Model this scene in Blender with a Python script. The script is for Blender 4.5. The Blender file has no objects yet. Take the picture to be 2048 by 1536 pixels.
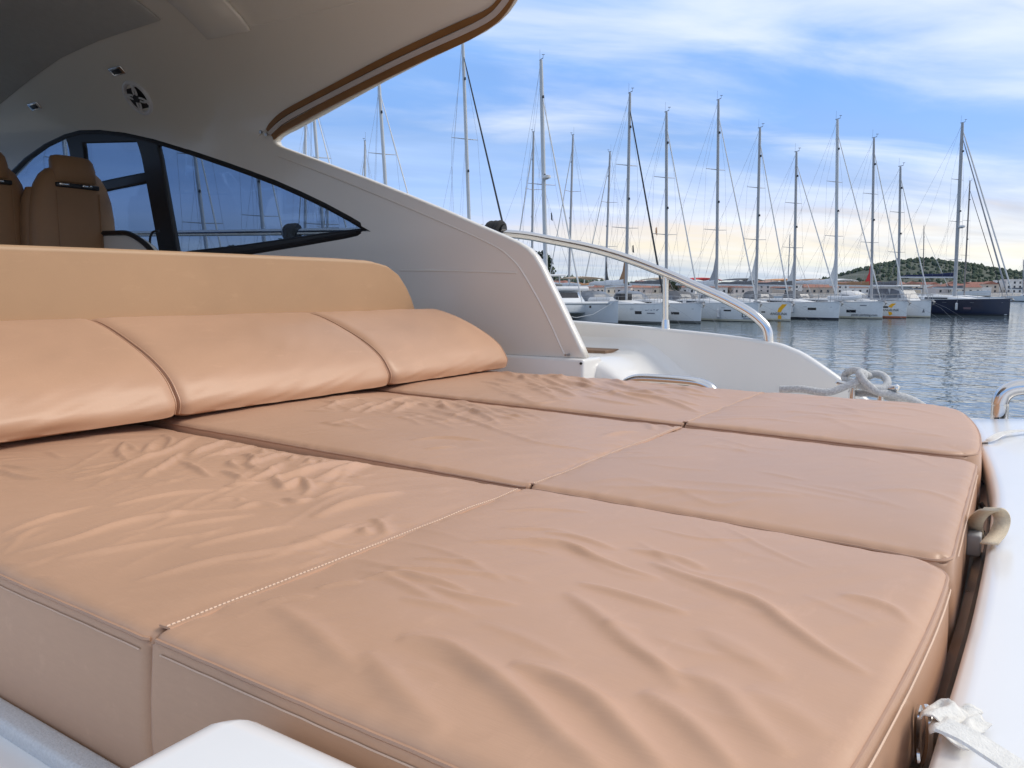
import bpy, bmesh, math, random
import numpy as np
from mathutils import Vector, Matrix
from mathutils.geometry import delaunay_2d_cdt

R_ = math.radians
rng = random.Random(7)
scene = bpy.context.scene
COL = scene.collection

# ------------------------------------------------------------------ camera
# world: +X aft, +Y starboard, +Z up, water at z = 0
CZ = 2.30                       # eye height above the water
FOC = 1555.0                    # focal length in pixels of a 2048 wide picture
HZ = 583.0
PITCH = math.atan((768 - HZ) / FOC)
YAW = R_(33.0)
cam_d = bpy.data.cameras.new('camera')
cam = bpy.data.objects.new('camera', cam_d)
COL.objects.link(cam)
cam.location = (0, 0, CZ)
cam.rotation_euler = (math.pi / 2 - PITCH, 0, YAW)
cam_d.sensor_width = 36.0
cam_d.lens = FOC / 2048 * 36.0
cam_d.clip_start = 0.02
cam_d.clip_end = 8000
scene.camera = cam

FW = np.array([-math.sin(YAW) * math.cos(PITCH), math.cos(YAW) * math.cos(PITCH), -math.sin(PITCH)])
RT = np.array([math.cos(YAW), math.sin(YAW), 0.0])
UP = np.cross(RT, FW)
FH = np.array([-math.sin(YAW), math.cos(YAW), 0.0])

# ------------------------------------------------------------------ sky, sun, exposure
SUN_AZ = R_(52)                 # measured from +Y towards +X
SUN_EL = R_(42)
world = bpy.data.worlds.new('World')
scene.world = world
world.use_nodes = True


class NT:
    """small helper for node trees"""
    def __init__(self, tree):
        self.t = tree
        self.n = tree.nodes
        self.l = tree.links

    def put(self, sock, v):
        if isinstance(v, bpy.types.NodeSocket):
            self.l.new(v, sock)
        elif v is not None:
            sock.default_value = v

    def node(self, kind, **kw):
        nd = self.n.new(kind)
        for k, v in kw.items():
            setattr(nd, k, v)
        return nd

    def math(self, op, a, b=None, c=None, clamp=False):
        nd = self.node('ShaderNodeMath', operation=op, use_clamp=clamp)
        for i, v in enumerate((a, b, c)):
            if v is not None:
                self.put(nd.inputs[i], v)
        return nd.outputs[0]

    def vmath(self, op, a, b=None):
        nd = self.node('ShaderNodeVectorMath', operation=op)
        self.put(nd.inputs[0], a)
        if b is not None:
            self.put(nd.inputs[1], b)
        return nd.outputs['Value'] if op in ('DOT_PRODUCT', 'LENGTH') else nd.outputs[0]

    def mapping(self, vec, scale=(1, 1, 1), rot=(0, 0, 0), loc=(0, 0, 0)):
        nd = self.node('ShaderNodeMapping')
        self.put(nd.inputs['Vector'], vec)
        nd.inputs['Scale'].default_value = scale
        nd.inputs['Rotation'].default_value = rot
        nd.inputs['Location'].default_value = loc
        return nd.outputs[0]

    def noise(self, vec, scale, detail=4, rough=0.5, dist=0.0):
        nd = self.node('ShaderNodeTexNoise')
        self.put(nd.inputs['Vector'], vec)
        nd.inputs['Scale'].default_value = scale
        nd.inputs['Detail'].default_value = detail
        nd.inputs['Roughness'].default_value = rough
        nd.inputs['Distortion'].default_value = dist
        return nd.outputs[0]

    def ramp(self, fac, stops, mode='LINEAR'):
        nd = self.node('ShaderNodeValToRGB')
        nd.color_ramp.interpolation = mode
        e = nd.color_ramp.elements
        while len(e) < len(stops):
            e.new(0.5)
        for el, (p, c) in zip(e, stops):
            el.position = p
            el.color = (c[0], c[1], c[2], 1) if hasattr(c, '__len__') else (c, c, c, 1)
        self.put(nd.inputs[0], fac)
        return nd.outputs[0]

    def mix(self, fac, a, b, kind='RGBA', blend='MIX'):
        nd = self.node('ShaderNodeMix', data_type=kind)
        if kind == 'RGBA':
            nd.blend_type = blend
            i = (0, 6, 7)
            o = 2
        else:
            i = (0, 2, 3)
            o = 0
        self.put(nd.inputs[i[0]], fac)
        for k, v in ((i[1], a), (i[2], b)):
            if not isinstance(v, bpy.types.NodeSocket) and hasattr(v, '__len__') and len(v) == 3:
                v = (*v, 1)
            self.put(nd.inputs[k], v)
        return nd.outputs[o]


def build_world():
    w = NT(world.node_tree)
    w.n.clear()
    out = w.node('ShaderNodeOutputWorld')
    sky = w.node('ShaderNodeTexSky', sky_type='NISHITA')
    sky.sun_disc = False
    sky.sun_elevation = SUN_EL
    sky.sun_rotation = SUN_AZ
    sky.air_density = 1.2
    sky.dust_density = 1.5
    b1 = w.node('ShaderNodeBackground')
    w.put(b1.inputs[0], sky.outputs[0])
    b1.inputs[1].default_value = 0.10
    d = w.node('ShaderNodeTexCoord').outputs['Generated']
    sp = w.node('ShaderNodeSeparateXYZ')
    w.put(sp.inputs[0], d)
    z = sp.outputs[2]
    # clouds lie on a flat layer overhead: divide by height
    zz = w.math('ADD', w.math('MAXIMUM', z, 0.0), 0.09)
    div = w.node('ShaderNodeCombineXYZ')
    w.put(div.inputs[0], w.math('DIVIDE', sp.outputs[0], zz))
    w.put(div.inputs[1], w.math('DIVIDE', sp.outputs[1], zz))
    lay = w.mapping(div.outputs[0], rot=(0, 0, R_(-52)))
    n1 = w.noise(w.mapping(lay, scale=(0.22, 0.60, 1), loc=(1.3, 2.1, 0)), 1.0, 5, 0.52, 0.5)
    n2 = w.noise(w.mapping(lay, scale=(0.8, 1.7, 1), loc=(4.7, 1.6, 0)), 1.0, 8, 0.55, 0.5)
    sunw = w.vmath('DOT_PRODUCT', d, (math.sin(SUN_AZ), math.cos(SUN_AZ), 0.0))   # towards the bright side
    # tone of the thin overcast by height above the horizon
    warp = w.math('MULTIPLY', w.math('SUBTRACT', n2, 0.5), w.math('MULTIPLY_ADD', z, 0.35, 0.035))
    h = w.math('ADD', z, warp)
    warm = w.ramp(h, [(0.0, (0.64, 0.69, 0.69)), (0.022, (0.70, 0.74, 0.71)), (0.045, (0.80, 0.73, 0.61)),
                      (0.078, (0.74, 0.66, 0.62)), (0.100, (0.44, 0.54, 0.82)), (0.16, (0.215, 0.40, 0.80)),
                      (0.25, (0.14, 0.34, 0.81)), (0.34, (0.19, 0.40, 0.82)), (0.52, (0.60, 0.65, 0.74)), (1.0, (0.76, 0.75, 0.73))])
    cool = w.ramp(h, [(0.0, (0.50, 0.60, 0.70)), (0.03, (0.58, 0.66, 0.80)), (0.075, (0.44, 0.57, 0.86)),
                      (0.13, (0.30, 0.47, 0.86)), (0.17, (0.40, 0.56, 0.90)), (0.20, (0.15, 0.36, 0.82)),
                      (0.27, (0.17, 0.40, 0.88)), (0.34, (0.28, 0.50, 0.90)), (0.52, (0.60, 0.65, 0.74)), (1.0, (0.76, 0.75, 0.73))])  # both ramps: zenith, out of view, whitened to lessen blue light on cushions
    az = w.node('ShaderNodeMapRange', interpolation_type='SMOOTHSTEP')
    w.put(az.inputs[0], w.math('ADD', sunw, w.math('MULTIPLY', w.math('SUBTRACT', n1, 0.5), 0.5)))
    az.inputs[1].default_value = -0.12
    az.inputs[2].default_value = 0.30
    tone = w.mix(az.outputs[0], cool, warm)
    # heavier blue-grey banks
    bank = w.noise(w.mapping(lay, scale=(0.24, 0.6, 1), loc=(8.1, 3.3, 0)), 1.0, 6, 0.55, 0.8)
    tone = w.mix(w.math('MULTIPLY', w.ramp(bank, [(0.43, 0.0), (0.60, 1.0)]), 0.55), tone, (0.22, 0.35, 0.62))
    # white cloud streaks, thicker towards the sun
    m = w.math('ADD', w.math('MULTIPLY_ADD', n1, 1.35, w.math('MULTIPLY', n2, 1.55)), w.math('MULTIPLY', sunw, 0.55))
    mr = w.node('ShaderNodeMapRange', interpolation_type='SMOOTHSTEP')
    w.put(mr.inputs[0], m)
    mr.inputs[1].default_value = 1.42
    mr.inputs[2].default_value = 2.20
    mask = w.math('MULTIPLY', mr.outputs[0], 0.80)
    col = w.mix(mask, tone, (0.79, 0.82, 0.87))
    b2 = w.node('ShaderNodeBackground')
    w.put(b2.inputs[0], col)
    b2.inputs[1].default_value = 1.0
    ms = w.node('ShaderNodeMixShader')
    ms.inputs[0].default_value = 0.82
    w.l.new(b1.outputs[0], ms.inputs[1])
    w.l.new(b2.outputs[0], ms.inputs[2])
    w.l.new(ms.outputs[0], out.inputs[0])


build_world()
sun_d = bpy.data.lights.new('sun', 'SUN')
sun_d.energy = 1.5
sun_d.angle = R_(28)
sun_d.color = (1.0, 0.92, 0.80)
sun = bpy.data.objects.new('sun', sun_d)
COL.objects.link(sun)
sdir = Vector((math.sin(SUN_AZ) * math.cos(SUN_EL), math.cos(SUN_AZ) * math.cos(SUN_EL), math.sin(SUN_EL)))
sun.rotation_euler = sdir.to_track_quat('Z', 'Y').to_euler()
sun.location = (0, 0, 40)

vs = scene.view_settings
vs.view_transform = 'Standard'
vs.look = 'None'
vs.exposure = 0.46
vs.gamma = 1
vs.use_curve_mapping = False
scene.cycles.max_bounces = 8
scene.cycles.diffuse_bounces = 4
scene.cycles.glossy_bounces = 4
scene.cycles.transparent_max_bounces = 12
scene.cycles.caustics_reflective = False
scene.cycles.caustics_refractive = False
scene.cycles.use_denoising = True


# ------------------------------------------------------------------ rays through photo points
def ray(px, py):
    return FW + RT * ((px - 1024) / FOC) - UP * ((py - 768) / FOC)


def atY(px, py, y):
    d = ray(px, py)
    return d * (y / d[1]) + np.array([0, 0, CZ])


def atX(px, py, x):
    d = ray(px, py)
    return d * (x / d[0]) + np.array([0, 0, CZ])


def atZ(px, py, z):             # z is an absolute height
    d = ray(px, py)
    return d * ((z - CZ) / d[2]) + np.array([0, 0, CZ])


def atD(px, py, dist):          # dist: horizontal distance along the view direction
    d = ray(px, py)
    return d * (dist / (d @ FH)) + np.array([0, 0, CZ])


def project(p):
    q = np.asarray(p, float) - np.array([0, 0, CZ])
    return 1024 + FOC * (q @ RT) / (q @ FW), 768 - FOC * (q @ UP) / (q @ FW)


# ------------------------------------------------------------------ materials
MATS = {}


def principled(name):
    m = bpy.data.materials.new(name)
    m.use_nodes = True
    t = NT(m.node_tree)
    p = t.n['Principled BSDF']
    MATS[name] = m
    return m, t, p


def mat(name, col, rough=0.5, metal=0.0, var=0.06, vscale=6.0, bump=0.0, bscale=200.0, coat=0.0, spec=0.5, sheen=0.0, rv=0.16):
    m, t, p = principled(name)
    co = t.node('ShaderNodeTexCoord').outputs['Object']
    n = t.noise(co, vscale, 4, 0.6)
    lo = tuple(c * (1 - var) for c in col)
    hi = tuple(min(1, c * (1 + var)) for c in col)
    t.put(p.inputs['Base Color'], t.ramp(n, [(0.3, lo), (0.7, hi)]))
    t.put(p.inputs['Roughness'], t.math('MULTIPLY_ADD', n, rv, rough - rv / 2))
    p.inputs['Metallic'].default_value = metal
    p.inputs['Coat Weight'].default_value = coat
    p.inputs['Coat Roughness'].default_value = 0.08
    p.inputs['Specular IOR Level'].default_value = spec
    p.inputs['Sheen Weight'].default_value = sheen
    if bump:
        b = t.node('ShaderNodeBump')
        b.inputs['Strength'].default_value = bump
        b.inputs['Distance'].default_value = 0.002
        t.put(b.inputs['Height'], t.noise(co, bscale, 3, 0.6))
        t.put(p.inputs['Normal'], b.outputs[0])
    return m


def vinyl(name, col, rough=0.40):
    m, t, p = principled(name)
    co = t.node('ShaderNodeTexCoord').outputs['Object']
    n = t.noise(co, 2.2, 5, 0.6)
    f = t.noise(t.mapping(co, scale=(60, 700, 300)), 1.0, 2, 0.5)
    c1 = t.ramp(n, [(0.3, tuple(c * 0.91 for c in col)), (0.7, tuple(min(1, c * 1.06) for c in col))])
    sc_ = t.noise(t.mapping(co, scale=(30, 9, 30)), 1.0, 6, 0.75)
    c1 = t.mix(t.math('MULTIPLY', t.ramp(sc_, [(0.58, 0.0), (0.75, 1.0)]), 0.30), c1, tuple(min(1, c * 1.25 + 0.03) for c in col))
    c2 = t.mix(0.07, c1, t.ramp(f, [(0.3, tuple(c * 0.75 for c in col)), (0.7, tuple(min(1, c * 1.25) for c in col))]))
    t.put(p.inputs['Base Color'], c2)
    t.put(p.inputs['Roughness'], t.math('MULTIPLY_ADD', n, 0.14, rough - 0.07))
    p.inputs['Specular IOR Level'].default_value = 0.36
    p.inputs['Sheen Weight'].default_value = 0.04
    p.inputs['Sheen Roughness'].default_value = 0.4
    b = t.node('ShaderNodeBump')
    b.inputs['Strength'].default_value = 0.07
    b.inputs['Distance'].default_value = 0.0015
    g = t.noise(co, 900, 2, 0.5)
    t.put(b.inputs['Height'], t.math('ADD', t.math('MULTIPLY', g, 0.5), f))
    t.put(p.inputs['Normal'], b.outputs[0])
    return m


def glass_tint(name, tint, refl=0.10, rough=0.02):
    m = bpy.data.materials.new(name)
    m.use_nodes = True
    t = NT(m.node_tree)
    t.n.clear()
    out = t.node('ShaderNodeOutputMaterial')
    tr = t.node('ShaderNodeBsdfTransparent')
    tr.inputs[0].default_value = (*tint, 1)
    gl = t.node('ShaderNodeBsdfGlossy')
    gl.inputs['Roughness'].default_value = rough
    fr = t.node('ShaderNodeFresnel')
    fr.inputs[0].default_value = 1.45
    ms = t.node('ShaderNodeMixShader')
    t.put(ms.inputs[0], t.math('MULTIPLY', fr.outputs[0], refl / 0.04 * 0.4, clamp=True))
    t.l.new(tr.outputs[0], ms.inputs[1])
    t.l.new(gl.outputs[0], ms.inputs[2])
    t.l.new(ms.outputs[0], out.inputs[0])
    MATS[name] = m
    return m


def water_mat():
    m, t, p = principled('water')
    co = t.node('ShaderNodeTexCoord').outputs['Object']
    p.inputs['Base Color'].default_value = (0.075, 0.105, 0.112, 1)
    p.inputs['Roughness'].default_value = 0.03
    p.inputs['IOR'].default_value = 1.45
    a = t.noise(t.mapping(co, rot=(0, 0, 0.4)), 0.75, 2, 0.5, 0.5)
    b_ = t.noise(t.mapping(co, scale=(1.0, 1.5, 1), rot=(0, 0, 0.2)), 2.4, 2, 0.5, 0.4)
    c = t.noise(co, 0.06, 2, 0.5)
    hgt = t.math('ADD', t.math('MULTIPLY', a, 0.70), t.math('MULTIPLY', b_, 0.24))
    hgt = t.math('MULTIPLY', hgt, t.math('MULTIPLY_ADD', c, 1.2, 0.4))
    b = t.node('ShaderNodeBump')
    b.inputs['Strength'].default_value = 1.0
    b.inputs['Distance'].default_value = 0.075
    t.put(b.inputs['Height'], hgt)
    t.put(p.inputs['Normal'], b.outputs[0])
    return m


TAN = (0.525, 0.312, 0.196)
vinyl('vinyl', TAN)
vinyl('vinyl_back', (0.46, 0.292, 0.168), 0.45)
vinyl('vinyl_seat', (0.35, 0.195, 0.10), 0.50)
mat('piping', (0.46, 0.27, 0.17), 0.45, var=0.04, vscale=40)
mat('thread', (0.66, 0.47, 0.34), 0.6, var=0.05, vscale=60)
mat('gelcoat', (0.78, 0.76, 0.72), 0.22, var=0.012, vscale=3, coat=0.35, rv=0.03)
mat('gelcoat_cool', (0.86, 0.86, 0.85), 0.25, var=0.015, vscale=3, coat=0.3, rv=0.03)
mat('gelcoat_cabin', (0.81, 0.765, 0.685), 0.30, var=0.006, vscale=1.0, coat=0.4, rv=0.02)
mat('headliner', (0.50, 0.49, 0.465), 0.75, var=0.04, vscale=30, bump=0.2, bscale=400)
mat('nonskid', (0.60, 0.60, 0.60), 0.7, var=0.10, vscale=300, bump=0.6, bscale=500)
mat('teak', (0.20, 0.115, 0.065), 0.6, var=0.2, vscale=30)
mat('brown_track', (0.24, 0.115, 0.035), 0.5, var=0.08, vscale=12)
mat('track_rib', (0.55, 0.50, 0.47), 0.45)
mat('black_frame', (0.012, 0.012, 0.014), 0.45, var=0.1)
mat('black_plastic', (0.015, 0.015, 0.017), 0.4, var=0.1, vscale=30)
mat('white_plastic', (0.72, 0.72, 0.74), 0.35)
mat('steel', (0.72, 0.70, 0.68), 0.14, metal=1.0, var=0.03, vscale=10)
mat('steel_dull', (0.40, 0.40, 0.41), 0.3, metal=1.0, var=0.1, vscale=20)
mat('rope', (0.52, 0.52, 0.51), 0.85, var=0.25, vscale=160, bump=0.9, bscale=260)
mat('rope_black', (0.02, 0.02, 0.022), 0.8, var=0.3, vscale=150, bump=0.8, bscale=260)
mat('webbing', (0.70, 0.58, 0.42), 0.8, var=0.10, vscale=200, bump=0.8, bscale=700)
mat('webbing_white', (0.76, 0.74, 0.69), 0.75, var=0.08, vscale=100, bump=0.6, bscale=500)
mat('hull_white', (0.70, 0.72, 0.73), 0.28, var=0.03, vscale=0.7, coat=0.2)
mat('hull_grey', (0.60, 0.63, 0.66), 0.3, var=0.03, vscale=0.7, coat=0.2)
mat('hull_navy', (0.008, 0.013, 0.040), 0.22, var=0.1, vscale=0.7, coat=0.3)
mat('boat_deck', (0.68, 0.68, 0.67), 0.5, var=0.04, vscale=2)
mat('boot_grey', (0.12, 0.13, 0.13), 0.5)
mat('boot_navy', (0.012, 0.016, 0.03), 0.5)
mat('boot_cream', (0.52, 0.50, 0.40), 0.5)
mat('boot_red', (0.42, 0.13, 0.06), 0.6)
mat('antifoul', (0.012, 0.016, 0.018), 0.7)
mat('port_glass', (0.015, 0.018, 0.025), 0.12)
mat('mast_alu', (0.36, 0.37, 0.385), 0.42, var=0.06, vscale=2)
mat('mast_light', (0.52, 0.54, 0.56), 0.42, var=0.06, vscale=2)
mat('mast_brown', (0.24, 0.21, 0.19), 0.5, var=0.06, vscale=2)
mat('wire', (0.26, 0.27, 0.30), 0.4)
mat('sail_white', (0.62, 0.62, 0.61), 0.8, var=0.06, vscale=3)
mat('sail_grey', (0.30, 0.31, 0.33), 0.8, var=0.08, vscale=3)
mat('sail_dark', (0.03, 0.035, 0.04), 0.8, var=0.1, vscale=3)
mat('canvas_grey', (0.13, 0.135, 0.145), 0.85, var=0.1, vscale=3)
mat('canvas_beige', (0.42, 0.33, 0.24), 0.85, var=0.08, vscale=3)
mat('canvas_white', (0.66, 0.67, 0.68), 0.8, var=0.06, vscale=3)
mat('canvas_navy', (0.010, 0.018, 0.065), 0.8, var=0.1, vscale=3)
mat('canvas_red', (0.52, 0.035, 0.04), 0.8, var=0.1, vscale=3)
mat('canvas_orange', (0.60, 0.30, 0.14), 0.8, var=0.1, vscale=3)
mat('canvas_brown', (0.30, 0.17, 0.09), 0.8, var=0.1, vscale=3)
mat('canvas_blue', (0.02, 0.06, 0.30), 0.8, var=0.1, vscale=3)
mat('clear_vinyl', (0.17, 0.19, 0.22), 0.32, var=0.25, vscale=3)
mat('logo_yellow', (0.85, 0.42, 0.0), 0.4)
mat('letter_dark', (0.02, 0.022, 0.03), 0.5)
mat('letter_grey', (0.16, 0.17, 0.20), 0.5)
mat('letter_mist', (0.34, 0.36, 0.40), 0.5)
mat('letter_pale', (0.16, 0.10, 0.12), 0.5)
mat('fender_white', (0.62, 0.62, 0.62), 0.5)
mat('rubber_grey', (0.46, 0.47, 0.48), 0.5)
mat('quay_stone', (0.36, 0.34, 0.31), 0.9, var=0.2, vscale=0.8)
mat('bark', (0.10, 0.075, 0.05), 0.9, var=0.2, vscale=2)
for i_, c_ in enumerate([(0.62, 0.58, 0.50), (0.70, 0.68, 0.64), (0.52, 0.44, 0.36), (0.60, 0.50, 0.38), (0.72, 0.71, 0.70), (0.58, 0.52, 0.48)]):
    mat('plaster%d' % i_, c_, 0.9, var=0.08, vscale=0.6)
for i_, c_ in enumerate([(0.36, 0.13, 0.075), (0.31, 0.105, 0.065), (0.40, 0.17, 0.11), (0.30, 0.13, 0.09)]):
    mat('roof_tile%d' % i_, tuple(0.75 * q_ + 0.04 for q_ in c_), 0.9, var=0.25, vscale=1.5)
mat('window_dark', (0.03, 0.035, 0.045), 0.2)
glass_tint('cabin_glass', (0.45, 0.52, 0.61), 0.02)
water_mat()


def foliage_mat(name, lo, hi, sc):
    m, t, p = principled(name)
    g = t.node('ShaderNodeNewGeometry')
    n = t.noise(t.node('ShaderNodeTexCoord').outputs['Object'], sc, 4, 0.6)
    r = t.math('MULTIPLY_ADD', g.outputs['Random Per Island'], 0.5, t.math('MULTIPLY', n, 0.5))
    t.put(p.inputs['Base Color'], t.ramp(r, [(0.25, lo), (0.75, hi)]))
    p.inputs['Roughness'].default_value = 0.8
    p.inputs['Specular IOR Level'].default_value = 0.15


foliage_mat('foliage', (0.030, 0.052, 0.036), (0.080, 0.105, 0.062), 0.3)
foliage_mat('wood_far', (0.036, 0.058, 0.045), (0.085, 0.108, 0.070), 0.05)


def hill_mat():
    m, t, p = principled('hill_ground')
    co = t.node('ShaderNodeTexCoord').outputs['Object']
    n = t.noise(t.mapping(co, scale=(0.015, 0.015, 0.16)), 1.0, 5, 0.65, 1.0)
    n2 = t.noise(co, 0.05, 5, 0.6)
    c = t.ramp(n, [(0.40, (0.045, 0.062, 0.042)), (0.54, (0.065, 0.078, 0.052)), (0.61, (0.17, 0.165, 0.14)), (0.67, (0.06, 0.075, 0.05))])
    t.put(p.inputs['Base Color'], t.mix(0.45, c, t.ramp(n2, [(0.35, (0.040, 0.058, 0.040)), (0.65, (0.085, 0.090, 0.065))])))
    p.inputs['Roughness'].default_value = 0.95


hill_mat()


# ------------------------------------------------------------------ object helpers
def tag(o, label=None, cat=None, group=None, kind=None):
    if label:
        o['label'] = label
    if cat:
        o['category'] = cat
    if group:
        o['group'] = group
    if kind:
        o['kind'] = kind
    return o


def obj(name, verts, faces, material, parent=None, smooth=True, autosmooth=None):
    me = bpy.data.meshes.new(name)
    me.from_pydata(np.asarray(verts, dtype=float).reshape(-1, 3).tolist(), [], [list(map(int, f)) for f in faces])
    me.materials.append(MATS[material])
    if smooth:
        me.polygons.foreach_set('use_smooth', [True] * len(me.polygons))
        if autosmooth:
            me.set_sharp_from_angle(angle=R_(autosmooth))
    me.update()
    o = bpy.data.objects.new(name, me)
    COL.objects.link(o)
    if parent is not None:
        o.parent = parent
    return o


def empty(name, loc=(0, 0, 0), rz=0.0):
    o = bpy.data.objects.new(name, None)
    COL.objects.link(o)
    o.location = loc
    o.rotation_euler = (0, 0, rz)
    o.empty_display_size = 0.1
    return o


class MB:
    """collects shapes for one mesh"""
    def __init__(self):
        self.v = []
        self.f = []

    def add(self, verts, faces):
        b = len(self.v)
        self.v += [tuple(map(float, p)) for p in verts]
        self.f += [tuple(b + i for i in f) for f in faces]
        return self

    def box(self, lo, hi):
        x0, y0, z0 = lo
        x1, y1, z1 = hi
        v = [(x0, y0, z0), (x1, y0, z0), (x1, y1, z0), (x0, y1, z0), (x0, y0, z1), (x1, y0, z1), (x1, y1, z1), (x0, y1, z1)]
        return self.add(v, [(0, 3, 2, 1), (4, 5, 6, 7), (0, 1, 5, 4), (1, 2, 6, 5), (2, 3, 7, 6), (3, 0, 4, 7)])

    def tube(self, pts, r, n=8, closed=False, flat=(1, 1), caps=True):
        v, f = tube_data(pts, r, n, closed, flat, caps)
        return self.add(v, f)

    def build(self, name, material, parent=None, smooth=True, autosmooth=40):
        return obj(name, self.v, self.f, material, parent, smooth, autosmooth)


def tube_data(pts, r, n=8, closed=False, flat=(1, 1), caps=True):
    P = [Vector(tuple(map(float, p))) for p in pts]
    N = len(P)
    rs = r if hasattr(r, '__len__') else [r] * N
    T = []
    for i in range(N):
        a = P[(i - 1) % N] if (closed or i > 0) else P[i]
        b = P[(i + 1) % N] if (closed or i < N - 1) else P[i]
        t = (b - a)
        T.append(t.normalized() if t.length > 1e-9 else Vector((0, 0, 1)))
    up = Vector((0, 0, 1)) if abs(T[0].z) < 0.95 else Vector((1, 0, 0))
    u = (up - T[0] * up.dot(T[0])).normalized()
    V, F = [], []
    for i in range(N):
        u = (u - T[i] * u.dot(T[i]))
        u = u.normalized() if u.length > 1e-6 else T[i].orthogonal().normalized()
        w = T[i].cross(u)
        for k in range(n):
            a = 2 * math.pi * k / n
            V.append(P[i] + (u * math.sin(a) * flat[1] + w * math.cos(a) * flat[0]) * rs[i])
    M = N if closed else N - 1
    for i in range(M):
        j = (i + 1) % N
        for k in range(n):
            k2 = (k + 1) % n
            F.append((i * n + k, i * n + k2, j * n + k2, j * n + k))
    if caps and not closed:
        F.append(tuple(range(n - 1, -1, -1)))
        F.append(tuple((N - 1) * n + k for k in range(n)))
    return V, F


def smooth_path(pts, sub=6, closed=False):
    P = [np.array(p, float) for p in pts]
    n = len(P)
    out = []
    for i in range(n if closed else n - 1):
        p0 = P[(i - 1) % n] if (closed or i > 0) else 2 * P[0] - P[1]
        p1 = P[i]
        p2 = P[(i + 1) % n]
        p3 = P[(i + 2) % n] if (closed or i + 2 < n) else 2 * P[-1] - P[-2]
        for k in range(sub):
            t = k / sub
            out.append(0.5 * ((2 * p1) + (-p0 + p2) * t + (2 * p0 - 5 * p1 + 4 * p2 - p3) * t * t + (-p0 + 3 * p1 - 3 * p2 + p3) * t ** 3))
    if not closed:
        out.append(P[-1])
    return out


def resample(poly, step, closed=True):
    P = [np.array(p, float) for p in poly]
    out = []
    n = len(P)
    for i in range(n if closed else n - 1):
        a, b = P[i], P[(i + 1) % n]
        k = max(1, int(round(np.linalg.norm(b - a) / step)))
        for j in range(k):
            out.append(a + (b - a) * j / k)
    if not closed:
        out.append(P[-1])
    return out


def inside(pt, poly):
    x, y = pt
    c = False
    j = len(poly) - 1
    for i in range(len(poly)):
        xi, yi = poly[i]
        xj, yj = poly[j]
        if (yi > y) != (yj > y) and x < (xj - xi) * (y - yi) / (yj - yi) + xi:
            c = not c
        j = i
    return c


def in_poly_np(P, poly):
    poly = np.asarray(poly, float)
    c = np.zeros(len(P), bool)
    j = len(poly) - 1
    for i in range(len(poly)):
        xi, yi = poly[i]
        xj, yj = poly[j]
        cond = ((yi > P[:, 1]) != (yj > P[:, 1])) & (P[:, 0] < (xj - xi) * (P[:, 1] - yi) / (yj - yi + 1e-30) + xi)
        c ^= cond
        j = i
    return c


def sheet(outer, holes, step, gap=None):
    """flat triangulation of an outline with holes; returns pts (u,v), tris, boundary loops"""
    loops = [resample(outer, step)] + [resample(h, step) for h in holes]
    pts, edges, idx = [], [], []
    for lp in loops:
        b = len(pts)
        pts += [tuple(p) for p in lp]
        edges += [(b + i, b + (i + 1) % len(lp)) for i in range(len(lp))]
        idx.append(list(range(b, b + len(lp))))
    A = np.array(outer, float)
    g = gap or step
    us = np.arange(A[:, 0].min(), A[:, 0].max(), g)
    vs_ = np.arange(A[:, 1].min(), A[:, 1].max(), g)
    G = np.array(np.meshgrid(us, vs_)).reshape(2, -1).T
    keep = in_poly_np(G, loops[0])
    for lp in loops[1:]:
        keep &= ~in_poly_np(G, lp)
    G = G[keep]
    B = np.array(pts)
    far = np.ones(len(G), bool)
    for b in B:
        far &= ((G - b) ** 2).sum(1) > (0.55 * step) ** 2
    pts += [tuple(p) for p in G[far]]
    res = delaunay_2d_cdt([Vector((p[0], p[1])) for p in pts], edges, [], 0, 1e-7)
    vo, fo, ov = res[0], res[2], res[3]
    VV = np.array([(v.x, v.y) for v in vo])
    cen = np.array([VV[list(f)].mean(0) for f in fo])
    k = in_poly_np(cen, loops[0])
    for lp in loops[1:]:
        k &= ~in_poly_np(cen, lp)
    F = [tuple(f) for f, kk in zip(fo, k) if kk]
    back = {}
    for i, l in enumerate(ov):
        for o_ in l:
            back[o_] = i
    L2 = [[back[i] for i in lp] for lp in idx]
    return VV, F, L2


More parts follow.
